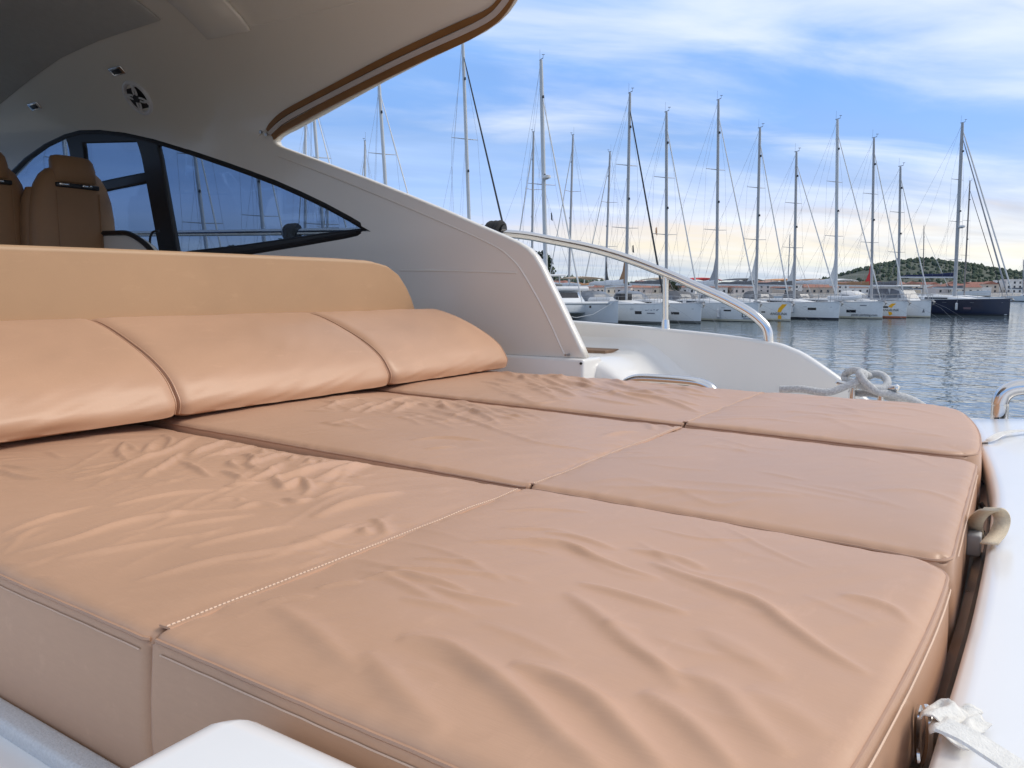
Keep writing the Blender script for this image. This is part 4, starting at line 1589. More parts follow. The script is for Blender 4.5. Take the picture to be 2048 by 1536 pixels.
def aft(y):                      # gently bowed aft end
    return -0.046 - 0.045 * max(0, (0.95 - y) / 0.6) ** 1.6 - 0.085 * max(0, (y - 1.75) / 0.62) ** 2.4


g = 0.005
XF = -1.78
cols = [('near', lambda x: y_n(x), lambda x: y_g1(x) - g, cr_near_front, cr_near_rear,
         'largest tan sun pad cushion nearest the camera with long deep creases on its aft half'),
        ('mid', lambda x: y_g1(x) + g, lambda x: y_g2(x) - g, cr_mid_front, cr_mid_rear,
         'middle tan sun pad cushion lying between its two neighbours, smooth at the aft end'),
        ('far', lambda x: y_g2(x) + g, lambda x: y_f(x), cr_far_front, cr_far_rear,
         'tan sun pad cushion beside the stainless grab rail with bunched wrinkles near its headrest')]
for ci, (nm, a, b, cf, cr, lab) in enumerate(cols):
    t = empty('sun_pad_cushion', (-0.9, 0.5 * (a(-0.9) + b(-0.9)), CZ - 0.51))
    tag(t, lab, 'cushion', 'sun pad cushions')
    bpy.context.view_layer.update()
    if ci == 0:
        offf = lambda X, Y: -0.011 * np.clip((Y - 0.55) / 0.45, 0, 1) * np.clip((-X - 0.66) / 0.5, 0, 1) - 0.003
        offr = None
    elif ci == 1:
        offf = lambda X, Y: -0.006 * np.clip((Y - 1.3) / 0.4, 0, 1)
        offr = lambda X, Y: -0.006 * np.clip((Y - 1.3) / 0.4, 0, 1)
    else:
        offf = lambda X, Y: 0.002 + 0 * X
        offr = lambda X, Y: 0.003 + 0 * X
    st_ = (0.0036, 0.0048, 0.0052)[ci]
    o1, rp1, n1 = cushion('front_section', XF, lambda y: XS - 0.003, a, b, cf, t, offf, (0.012, 0.009, 0.016, 0.016), st_, seed=11 + ci, corner=0.012, fine=0.0009)
    o2, rp2, n2 = cushion('rear_section', XS + 0.003, aft, a, b, cr, t, offr, (0.009, 0.018, 0.016, 0.016), st_, seed=31 + ci, corner=(0.05, 0.03, 0.075)[ci], fine=0.0006 if ci == 0 else 0.0004)
    for o_, rp_, n_ in ((o1, rp1, n1), (o2, rp2, n2)):
        # piping runs along the outer edges, not along the middle seam
        m = len(rp_)
        keep = [i for i in range(m) if abs(rp_[i][0] - XS) > 0.0055]
        # rotate so that the run is contiguous
        br = 0
        for j in range(m):
            if abs(rp_[j][0] - XS) <= 0.0055 and abs(rp_[(j + 1) % m][0] - XS) > 0.0055:
                br = (j + 1) % m
        seq = [(br + k) % m for k in range(m)]
        run = []
        for i in seq:
            if abs(rp_[i][0] - XS) > 0.0055:
                run.append(i)
            elif run:
                break
        piping(rp_, n_, o_, run)
    # stitched seam across the middle
    ya, yb = a(XS) + 0.014, b(XS) - 0.024
    zs = lambda y: float(padz(XS)) - 0.0112 + (offf(np.array([XS]), np.array([y]))[0] if ci == 2 else -0.002 * (ci == 1))
    sp = [np.array([XS + 0.0015 * math.sin(y * 23), y, zs(y) + 0.0012 * vnoise(np.array([y * 14.0]), np.array([2.0]), 3)[0]]) for y in np.linspace(ya, yb, 60)]
    sm = ribbon('seam_flap', sp, (0, 0, 1), 0.0085, 0.0022, 'vinyl', None)
    sub(sm, t)
    stitches([p + np.array([0.0028, 0, 0.0024]) for p in sp], (0, 0, 1), sm)
    if ci == 0:
        for o_, xr in ((o1, (XF + 0.05, XS - 0.014)), (o2, (XS + 0.014, aft(0.4) - 0.03))):
            rp_ = rp1 if o_ is o1 else rp2
            sel = [i for i in range(len(rp_)) if abs(rp_[i][1] - 0.38) < 0.004 and xr[0] < rp_[i][0] < xr[1]]
            sel.sort(key=lambda i: rp_[i][0])
            stitches([np.array([rp_[i][0], rp_[i][1] - 0.0014, rp_[i][2] - 0.0060]) for i in sel], (0, -1, 0), o_)
    if ci == 0 or ci == 1:
        rp_ = rp2
        sel = [i for i in range(len(rp_)) if rp_[i][0] > aft(rp_[i][1]) - 0.012 and a(0) + 0.065 < rp_[i][1] < b(0) - 0.05]
        sel.sort(key=lambda i: rp_[i][1])
        stitches([np.array([rp_[i][0] + 0.0022, rp_[i][1], rp_[i][2] - 0.0065]) for i in sel], (1, 0, 0), o2)

# ================================================================== HEADREST CUSHIONS
hp = [atY(p[0], p[1], 2.34) for p in ((880, 619), (915, 632), (950, 650), (980, 671), (1000, 690), (1011, 708), (1016, 722), (1013, 735))]
HPX = [(p[0], p[2]) for p in hp]
zb = float(padz(-1.7)) + 0.001
front = [(x, max(z, zb)) for x, z in HPX]
prof_h = [(front[0][0] - 0.30, front[0][1] - 0.055), (front[0][0] - 0.14, front[0][1] - 0.01), (front[0][0] - 0.05, front[0][1] + 0.003)] + front + [(front[-1][0] - 0.02, zb), (front[-1][0] - 0.12, zb), (front[0][0] - 0.30, zb)]
ph = np.array([p for p in smooth_path([np.array(q) for q in prof_h[:-3]], 5)] + [np.array(q) for q in prof_h[-3:]])


def headrest(ya, yb, label, seed):
    t = empty('headrest_cushion', (float(ph[:, 0].mean()), 0.5 * (ya + yb), zb))
    tag(t, label, 'headrest', 'headrest cushions')
    bpy.context.view_layer.update()
    cx, cz = ph[:, 0].mean() - 0.02, (ph[:, 1].min() + ph[:, 1].max()) / 2 - 0.02
    ys = np.concatenate([[0, 0.002, 0.006, 0.012, 0.02, 0.032], np.linspace(0.05, (yb - ya) - 0.05, 50), (yb - ya) - np.array([0.032, 0.02, 0.012, 0.006, 0.002, 0])])
    V, F = [], []
    n = len(ph)
    for y in ys:
        d = min(y, (yb - ya) - y)
        k = 0.024 * (1 - math.sqrt(max(0, 1 - max(0, 1 - d / 0.032) ** 2)))
        for j, (x, z) in enumerate(ph):
            vx, vz = x - cx, z - cz
            l = math.hypot(vx, vz)
            w = 0
            if j < n - 3:
                w = 0.0035 * vnoise(np.array([y * 5.0 + seed]), np.array([j * 0.14]), seed)[0] + 0.0016 * vnoise(np.array([y * 26.0 + j * 0.5]), np.array([j * 0.22 + seed]), seed + 3)[0]
                w *= min(1, d / 0.05)
            q = (l - k + w) / l
            V.append((cx + vx * q, ya + y, max(zb, cz + vz * q)))
    for i in range(len(ys) - 1):
        for j in range(n):
            j2 = (j + 1) % n
            F.append((i * n + j, (i + 1) * n + j, (i + 1) * n + j2, i * n + j2))
    F.append(tuple(range(n)))
    F.append(tuple(reversed(range((len(ys) - 1) * n, len(ys) * n))))
    o = obj('pad_cover', V, F, 'vinyl', None, True, 50)
    bm = bmesh.new()
    bm.from_mesh(o.data)
    bmesh.ops.recalc_face_normals(bm, faces=bm.faces)
    bm.to_mesh(o.data)
    bm.free()
    sub(o, t)
    for yy, s_ in ((ya, 1), (yb, -1)):
        pts = []
        for x, z in ph[:n - 3]:
            vx, vz = x - cx, z - cz
            l = math.hypot(vx, vz)
            q = (l - 0.010) / l
            pts.append((cx + vx * q, yy + s_ * 0.005, max(zb, cz + vz * q)))
        sub(MB().tube(pts, 0.0020, 6).build('piping', 'vinyl'), t)


xh = front[-1][0]
headrest(0.33, y_g1(xh) - 0.0004, 'tan headrest cushion nearest the camera, cut off by the photo edge', 2)
headrest(y_g1(xh) + 0.0004, y_g2(xh) - 0.0004, 'middle tan headrest cushion between the other two headrests', 5)
headrest(y_g2(xh) + 0.0004, y_f(xh) + 0.012, 'shortest-looking tan headrest cushion against the white cabin side', 8)

# ================================================================== SETTEE BACKREST
XB = front[0][0] - 0.13
sb = empty('settee_backrest', (XB - 0.1, 1.4, CZ - 0.45))
tag(sb, 'long smooth tan settee backrest behind the three headrest cushions', 'backrest')
bpy.context.view_layer.update()
zt0 = atX(0, 501, XB)
zt1 = atX(760, 533, XB)
ye = atX(828, 612, XB)[1]
outl = [atX(p[0], p[1], XB) for p in ((0, 501), (250, 509), (500, 518), (680, 525), (745, 529), (775, 537), (796, 553), (812, 578), (822, 600), (829, 622))]
ol = [(0.30, float(zt0[2]) + 0.004)] + [(float(p[1]), float(p[2])) for p in outl] + [(float(outl[-1][1]) + 0.01, CZ - 0.5), (0.30, CZ - 0.5)]
so = shell('back_panel', ol, [], 0.03, lambda u, v: (XB + 0.012 * math.sin((u - 0.3) * 1.5) + 0.003 * math.sin(u * 7 + v * 5), u, v), lambda u, v: np.array([-1.0, 0, 0]), 0.14, 'vinyl_back', None, gap=0.05, rim=8, bulge=0.12)
sub(so, sb)

# ================================================================== HELM SEATS
def helm_seat(pxc, xs, label):
    p = atX(pxc, 420, xs)
    t = empty('helm_seat', (xs, p[1], CZ - 0.9))
    tag(t, label, 'seat', 'helm seats')
    bpy.context.view_layer.update()
    cy = p[1]

    def loft(name, levels, mat_, expo=3.2):
        V, F = [], []
        n = 28
        for (z, hw, ht, xo) in levels:
            z, hw = (z * 0.865 if z > 0 else z), hw * 0.83
            for k in range(n):
                a = 2 * math.pi * k / n
                c_, s_ = math.cos(a), math.sin(a)
                V.append((xs + xo + ht * math.copysign(abs(c_) ** (2 / expo), c_), cy + hw * math.copysign(abs(s_) ** (2 / expo), s_), CZ + z))
        for i in range(len(levels) - 1):
            for k in range(n):
                k2 = (k + 1) % n
                F.append((i * n + k, i * n + k2, (i + 1) * n + k2, (i + 1) * n + k))
        F.append(tuple(reversed(range(n))))
        F.append(tuple(range((len(levels) - 1) * n, len(levels) * n)))
        o = obj(name, V, F, mat_, None, True, 60)
        sub(o, t)
        return o
    loft('seat_base', [(-0.35, 0.22, 0.20, -0.25), (-0.33, 0.26, 0.25, -0.25), (-0.22, 0.27, 0.26, -0.25), (-0.20, 0.25, 0.24, -0.25)], 'vinyl_seat')
    loft('pedestal', [(-0.90, 0.16, 0.16, -0.2), (-0.88, 0.07, 0.07, -0.2), (-0.35, 0.06, 0.06, -0.2)], 'steel_dull', 2)
    loft('backrest', [(-0.22, 0.26, 0.06, 0.0), (-0.1, 0.268, 0.075, 0.0), (0.25, 0.272, 0.08, 0.005), (0.45, 0.265, 0.078, 0.01), (0.56, 0.25, 0.074, 0.012), (0.64, 0.225, 0.068, 0.014), (0.70, 0.19, 0.06, 0.015), (0.735, 0.15, 0.045, 0.015), (0.75, 0.10, 0.03, 0.015)], 'vinyl_seat', 2.8)
    for s_ in (-1, 1):
        V = []
        b = loft('side_bolster', [(-0.15, 0.055, 0.05, -0.05), (0.1, 0.06, 0.07, -0.05), (0.40, 0.055, 0.07, -0.045), (0.55, 0.045, 0.055, -0.04), (0.62, 0.02, 0.03, -0.035)], 'vinyl_seat', 2.2)
        for v in b.data.vertices:
            v.co.y += s_ * 0.186
    hr = loft('headrest', [(0.655, 0.125, 0.035, 0.045), (0.665, 0.134, 0.046, 0.045), (0.74, 0.134, 0.050, 0.040), (0.79, 0.128, 0.046, 0.03), (0.815, 0.115, 0.035, 0.022), (0.822, 0.09, 0.02, 0.02)], 'vinyl_seat', 3.6)
    sub(bevel_box('headrest_slot', (xs + 0.04, cy - 0.112, CZ + 0.540), (xs + 0.0935, cy + 0.112, CZ + 0.564), 0.006, 'black_plastic'), hr)
    for dy in (-0.075, 0.045):
        sub(bevel_box('headrest_stay', (xs + 0.09, cy + dy - 0.026, CZ + 0.549), (xs + 0.098, cy + dy + 0.026, CZ + 0.560), 0.003, 'steel'), hr)
    for s_ in (-1, 1):
        sub(MB().tube([(xs + 0.085, cy + s_ * 0.112, CZ + z) for z in (-0.1, 0.18, 0.39, 0.52)], 0.003, 6).build('seam', 'vinyl_seat'), t)


helm_seat(142, -4.30, 'dark tan helm seat wholly in view, its headrest in front of the side window')
helm_seat(-36, -4.45, 'dark tan helm seat cut off by the photo edge beside the other seat')

# ================================================================== LOOSE GEAR ON THE YACHT
# mooring cleat (part of the yacht) and the rope belayed on it
CC = atZ(1733, 786, CZ - 0.335)
cl = yp(MB().tube(smooth_path([CC + np.array([-0.095, 0.010, 0.028]), CC + np.array([-0.07, 0.0, 0.024]), CC + np.array([0.07, -0.02, 0.024]), CC + np.array([0.10, -0.03, 0.028])], 5), [0.006] + [0.011] * 14 + [0.006], 12).build('mooring_cleat', 'steel'))
for s_ in (-0.045, 0.045):
    q = CC + np.array([s_, -s_ * 0.2, 0.02])
    sub(MB().tube([q, q - np.array([0, 0, 0.09])], [0.009, 0.014], 12).build('cleat_foot', 'steel'), cl)
yp(bevel_box('quarter_pad', (CC[0] - 0.24, CC[1] - 0.16, CZ - 0.62), (CC[0] + 0.24, CC[1] + 0.13, CZ - 0.405), 0.03, 'gelcoat'))
YK = CC[1]
rp_ = [(1560, 779, -0.10), (1600, 778, -0.10), (1640, 784, -0.10), (1664, 783, -0.09), (1690, 773, -0.07), (1716, 762, -0.05), (1728, 752, -0.03), (1722, 744, 0.0), (1706, 741, 0.03), (1692, 748, 0.05), (1690, 758, 0.05), (1702, 764, 0.02), (1724, 772, -0.02), (1748, 779, -0.05), (1768, 776, -0.03), (1775, 764, 0.0), (1766, 752, 0.03), (1748, 748, 0.04), (1738, 752, 0.03), (1726, 746, -0.02), (1719, 748, -0.05), (1728, 762, -0.06), (1742, 775, -0.06), (1756, 784, -0.05), (1790, 790, -0.02), (1830, 803, 0.02), (1870, 830, 0.06)]
o = MB().tube(smooth_path([atY(a, b, YK + c) for a, b, c in rp_], 6), 0.0125, 12).build('mooring_rope', 'rope')
tag(o, 'light grey braided mooring rope belayed in loops on the stern cleat', 'rope')
o = MB().tube(smooth_path([atY(a, b, YK + c) for a, b, c in ((1700, 778, 0.03), (1716, 786, 0.03), (1745, 787, 0.03), (1785, 797, 0.05), (1830, 818, 0.1))], 6), 0.012, 12).build('mooring_rope', 'rope')
tag(o, 'second grey rope tail under the cleat leading down towards the water', 'rope')


def rail_hook(pxl, y, r, label):
    c = atY(pxl[0], pxl[1], y)
    t = empty('fender_hook', c)
    tag(t, label, 'fender hook', 'fender hooks on the handrail')
    bpy.context.view_layer.update()
    for k in range(3):
        dx = (k - 1) * r * 0.75
        pts_ = [c + np.array([dx + 0.25 * r * math.sin(a), math.cos(a) * r, math.sin(a) * r]) for a in np.linspace(0, 2 * math.pi, 14, endpoint=False)]
        sub(MB().tube(pts_, r * 0.5, 8, True).build('wrap', 'rope_black'), t)
    sub(MB().tube([c + np.array([-r * 1.6, 0, 0]), c + np.array([r * 1.6, 0, 0])], [r * 0.85, r * 0.75], 12).build('clamp', 'black_plastic'), t)
    return t, c


t_, c_ = rail_hook((990, 462), YR, 0.034, 'black rope hook wrapped on the rail beside the sloping cabin edge')
sub(MB().tube(smooth_path([c_ + np.array([-0.03, 0, 0.01]), c_ + np.array([-0.07, 0.01, 0.012]), c_ + np.array([-0.10, 0.02, 0.0])], 4), 0.010, 8).build('rope_tail', 'rope_black'), t_)
t_, c_ = rail_hook((584, 464), YR, 0.034, 'black rope hook on the rail seen through the side window')
for dx, dz in ((-0.075, -0.30), (0.085, -0.28)):
    sub(MB().tube(smooth_path([c_ + np.array([dx * 0.5, 0, 0]), c_ + np.array([dx, 0.01, -0.10]), c_ + np.array([dx * 1.05, 0.02, dz])], 4), 0.015, 8).build('rope_tail', 'rope_black'), t_)

# webbing straps of the cover along the aft coaming
def strap(name, pts, w, label, mat_, nrm=(0, 0, 1), t=0.0018):
    o = ribbon(name, smooth_path(pts, 5), nrm, w, t, mat_, None)
    return tag(o, label, 'strap', 'webbing straps on the aft coaming')


P = lambda a, b, dz: atZ(a, b, CZ + dz)
z0 = -0.35
lp = [P(1956, 1082, -0.385), P(1950, 1056, -0.36), P(1953, 1038, -0.335), P(1966, 1024, -0.315), P(1983, 1018, -0.305), P(1997, 1024, -0.312), P(2004, 1040, -0.325), P(1996, 1064, -0.338), P(1978, 1086, -0.343)]
V, F = [], []
lps = smooth_path(lp, 6)
side = RT * 0.75 - FH * 0.55 + np.array([0, 0, 0.1])
side /= np.linalg.norm(side)
for p in lps:
    V += [p - side * 0.0105, p + side * 0.0105]
for i in range(len(lps) - 1):
    F.append((2 * i, 2 * i + 2, 2 * i + 3, 2 * i + 1))
o = obj('webbing_strap', V, F, 'webbing')
sm_ = o.modifiers.new('thick', 'SOLIDIFY')
sm_.thickness = 0.0025
tag(o, 'beige webbing strap curled in a loop over the coaming edge', 'strap', 'webbing straps on the aft coaming')
bk = P(1950, 1092, -0.385)
o = bevel_box('strap_buckle', tuple(bk - np.array([0.012, 0.018, 0.012])), tuple(bk + np.array([0.008, 0.018, 0.022])), 0.004, 'rubber_grey')
sub(tag(o), yacht)
strap('webbing_strap', [P(1958, 893, -0.37), P(1968, 886, -0.352), P(1985, 878, -0.342), P(2003, 868, -0.337), P(2030, 863, -0.334), P(2070, 861, -0.333), P(2120, 860, -0.335)], 0.010, 'thin white strap lying across the coaming below the stern rail', 'webbing_white')
# bottom corner: crumpled clear wrapping round a strap end
bun = tag(empty('wrapped_strap_end', P(1880, 1450, -0.34)), 'strap end wrapped in crumpled white plastic by the lower photo corner', 'strap end')
bpy.context.view_layer.update()


def crumpled(name, corners, amp, seed, mat_, nu=26, nv=16):
    a, b, c, d = corners
    V, F = [], []
    up_ = np.array([0, 0, 1.0])
    for i in range(nu):
        for j in range(nv):
            u, v = i / (nu - 1), j / (nv - 1)
            p = (a * (1 - u) + b * u) * (1 - v) + (d * (1 - u) + c * u) * v
            n1_ = vnoise(np.array([u * 2.6 + v * 1.2]), np.array([v * 2.1 - u]), seed)[0]
            n2_ = 0.5 * vnoise(np.array([u * 6 - v * 3]), np.array([v * 4 + u * 2]), seed + 1)[0]
            arch = math.sin(math.pi * min(max(v, 0.0), 1)) ** 0.7
            p = p + up_ * (amp * (1 - abs(n1_)) * arch * 1.3 + amp * 0.5 * abs(n2_)) + RT * 0.003 * n2_ + FH * 0.004 * n1_
            V.append(p)
    for i in range(nu - 1):
        for j in range(nv - 1):
            F.append((i * nv + j, (i + 1) * nv + j, (i + 1) * nv + j + 1, i * nv + j + 1))
    o_ = obj(name, V, F, mat_)
    md_ = o_.modifiers.new('thick', 'SOLIDIFY')
    md_.thickness = 0.0012
    sub(o_, bun)


zc_ = -0.345
crumpled('wrapping', [P(1832, 1440, zc_), P(1880, 1402, zc_), P(1962, 1428, zc_), P(1900, 1472, zc_)], 0.007, 5, 'webbing_white')
crumpled('wrapping', [P(1850, 1462, zc_), P(1900, 1418, zc_), P(1985, 1458, zc_), P(1930, 1500, zc_)], 0.006, 9, 'webbing_white')
o = ribbon('strap', smooth_path([P(1885, 1452, -0.322), P(1930, 1472, -0.322), P(1975, 1500, -0.325), P(2030, 1536, -0.328), P(2090, 1580, -0.332)], 5), (0, 0, 1), 0.012, 0.002, 'webbing_white', None)
sub(o, bun)
pts = [P(1842, 1412, -0.35), P(1836, 1440, -0.36), P(1836, 1500, -0.39), P(1842, 1540, -0.40), P(1856, 1500, -0.38), P(1858, 1440, -0.355), P(1850, 1412, -0.348)]
sub(MB().tube(smooth_path(pts, 5), 0.0032, 8).build('d_ring', 'steel'), bun)
o = bevel_box('folded_cover', tuple(P(1880, 1545, -0.41)), tuple(P(1880, 1545, -0.41) + np.array([0.12, 0.055, 0.05])), 0.012, 'webbing')
sub(o, bun)

# ================================================================== MOORED BOATS
def hull_half(t, B):             # half breadth, t = 0 stern .. 1 bow
    if t < 0.35:
        return B / 2 * (0.86 + 0.14 * math.sin(math.pi / 2 * t / 0.35))
    return B / 2 * max(0.005, 1 - ((t - 0.35) / 0.65) ** 2.3)


class Hull:
    def __init__(s, L, B, fs, fb):
        s.L, s.B, s.fs, s.fb = L, B, fs, fb

    def deck(s, t):
        return s.fs + (s.fb - s.fs) * t ** 1.4

    def y(s, x, z):
        t = 1 + x / s.L
        f = max(0, min(1, z / s.deck(t)))
        return hull_half(t, s.B) * (0.84 + 0.16 * f ** 0.6)

    def build(s, root, mat_, boot, yo=0.0, name='hull'):
        N = 26
        ts = [1 - (1 - k / (N - 1)) ** 1.25 for k in range(N)]
        fr = [1.0, 0.75, 0.5, 0.28, 0.10, 0.0]
        V, F = [], []
        for t in ts:
            x = (t - 1) * s.L
            zd = s.deck(t)
            half = []
            for f in fr:
                half.append((x, s.y(x, f * zd), f * zd))
            b = hull_half(t, s.B)
            half.append((x - 0.05, b * 0.6, -0.35))
            half.append((x - 0.1, 0.0, -0.6))
            ring = [(a, -y, z) for a, y, z in half] + [(a, y, z) for a, y, z in reversed(half[:-1])]
            V += [(a, y + yo, z) for a, y, z in ring]
        n = len(fr) * 2 + 3
        for i in range(N - 1):
            for k in range(n - 1):
                F.append((i * n + k, i * n + k + 1, (i + 1) * n + k + 1, (i + 1) * n + k))
        F.append(tuple(range(n)))
        F.append(tuple(reversed(range((N - 1) * n, N * n))))
        h = obj(name, V, F, mat_, root, True, 50)
        bmesh_fix(h)
        # boot stripe just above the water on both sides
        m = MB()
        for sg in (-1, 1):
            A = []
            for t in ts:
                x = (t - 1) * s.L
                A.append(((x, sg * (s.y(x, 0.17) + 0.006) + yo, 0.17), (x, sg * (s.y(x, 0.05) + 0.006) + yo, 0.04)))
            vv = [p for pr in A for p in pr]
            ff = [(2 * i, 2 * i + 1, 2 * i + 3, 2 * i + 2) for i in range(N - 1)]
            m.add(vv, ff)
        m.build('boot_stripe', boot, h)
        m = MB()
        for sg in (-1, 1):
            A = []
            for t in ts:
                x = (t - 1) * s.L
                A.append(((x, sg * (s.y(x, 0.04) + 0.005) + yo, 0.035), (x, sg * (s.y(x, 0.0) + 0.004) + yo, -0.1)))
            vv = [p for pr in A for p in pr]
            m.add(vv, [(2 * i, 2 * i + 1, 2 * i + 3, 2 * i + 2) for i in range(N - 1)])
        m.build('antifouling', 'antifoul', h)
        # deck with a small toe rail
        V = []
        for t in ts:
            x = (t - 1) * s.L
            b = hull_half(t, s.B)
            zd = s.deck(t)
            V += [(x, -b + yo, zd + 0.004), (x, -b * 0.5 + yo, zd + 0.05), (x, yo, zd + 0.07), (x, b * 0.5 + yo, zd + 0.05), (x, b + yo, zd + 0.004)]
        F = [(i * 5 + k, i * 5 + k + 1, (i + 1) * 5 + k + 1, (i + 1) * 5 + k) for i in range(N - 1) for k in range(4)]
        obj('deck', V, F, 'boat_deck', root, True)
        for sg in (-1, 1):
            MB().tube([((t - 1) * s.L, sg * hull_half(t, s.B) + yo, s.deck(t) + 0.02) for t in ts], 0.028, 6).build('toe_rail', 'mast_light', root)
        return h

    def on_side(s, x, z, root_mat=None, off=0.012, sg=-1):
        """matrix of a plate lying on the hull side facing the camera"""
        p = Vector((x, sg * (s.y(x, z) + off), z))
        a = Vector((x + 0.2, sg * (s.y(x + 0.2, z) + off), z)) - Vector((x - 0.2, sg * (s.y(x - 0.2, z) + off), z))
        u = Vector((x, sg * (s.y(x, z + 0.1) + off), z + 0.1)) - Vector((x, sg * (s.y(x, z - 0.1) + off), z - 0.1))
        a.normalize()
        n = a.cross(u).normalized()
        u = n.cross(a)
        m = Matrix.Identity(4)
        for k in range(3):
            m[k][0], m[k][1], m[k][2] = a[k], u[k], n[k]
        m.translation = p
        return m


def bmesh_fix(o):
    bm = bmesh.new()
    bm.from_mesh(o.data)
    bmesh.ops.recalc_face_normals(bm, faces=bm.faces)
    bm.to_mesh(o.data)
    bm.free()


def plate(name, hl, x0, x1, z0, z1, mat_, root, skew=0.0):
    """a thin plate that follows the hull side"""
    V, F = [], []
    n = 6
    for i in range(n + 1):
        x = x0 + (x1 - x0) * i / n
        for z in (z0, z1):
            xx = x + skew * (z - z0)
            V.append((xx, -(hl.y(xx, z) + 0.010), z))
    F = [(2 * i, 2 * i + 2, 2 * i + 3, 2 * i + 1) for i in range(n)]
    return obj(name, V, F, mat_, root, False)


def poly_plate(name, hl, pts, mat_, root, off=0.012):
    V = [(x, -(hl.y(x, z) + off), z) for x, z in pts]
    return obj(name, V, [tuple(range(len(pts)))], mat_, root, False)


def local(root, w):
    return np.array(root.matrix_world.inverted() @ Vector(tuple(map(float, w))))


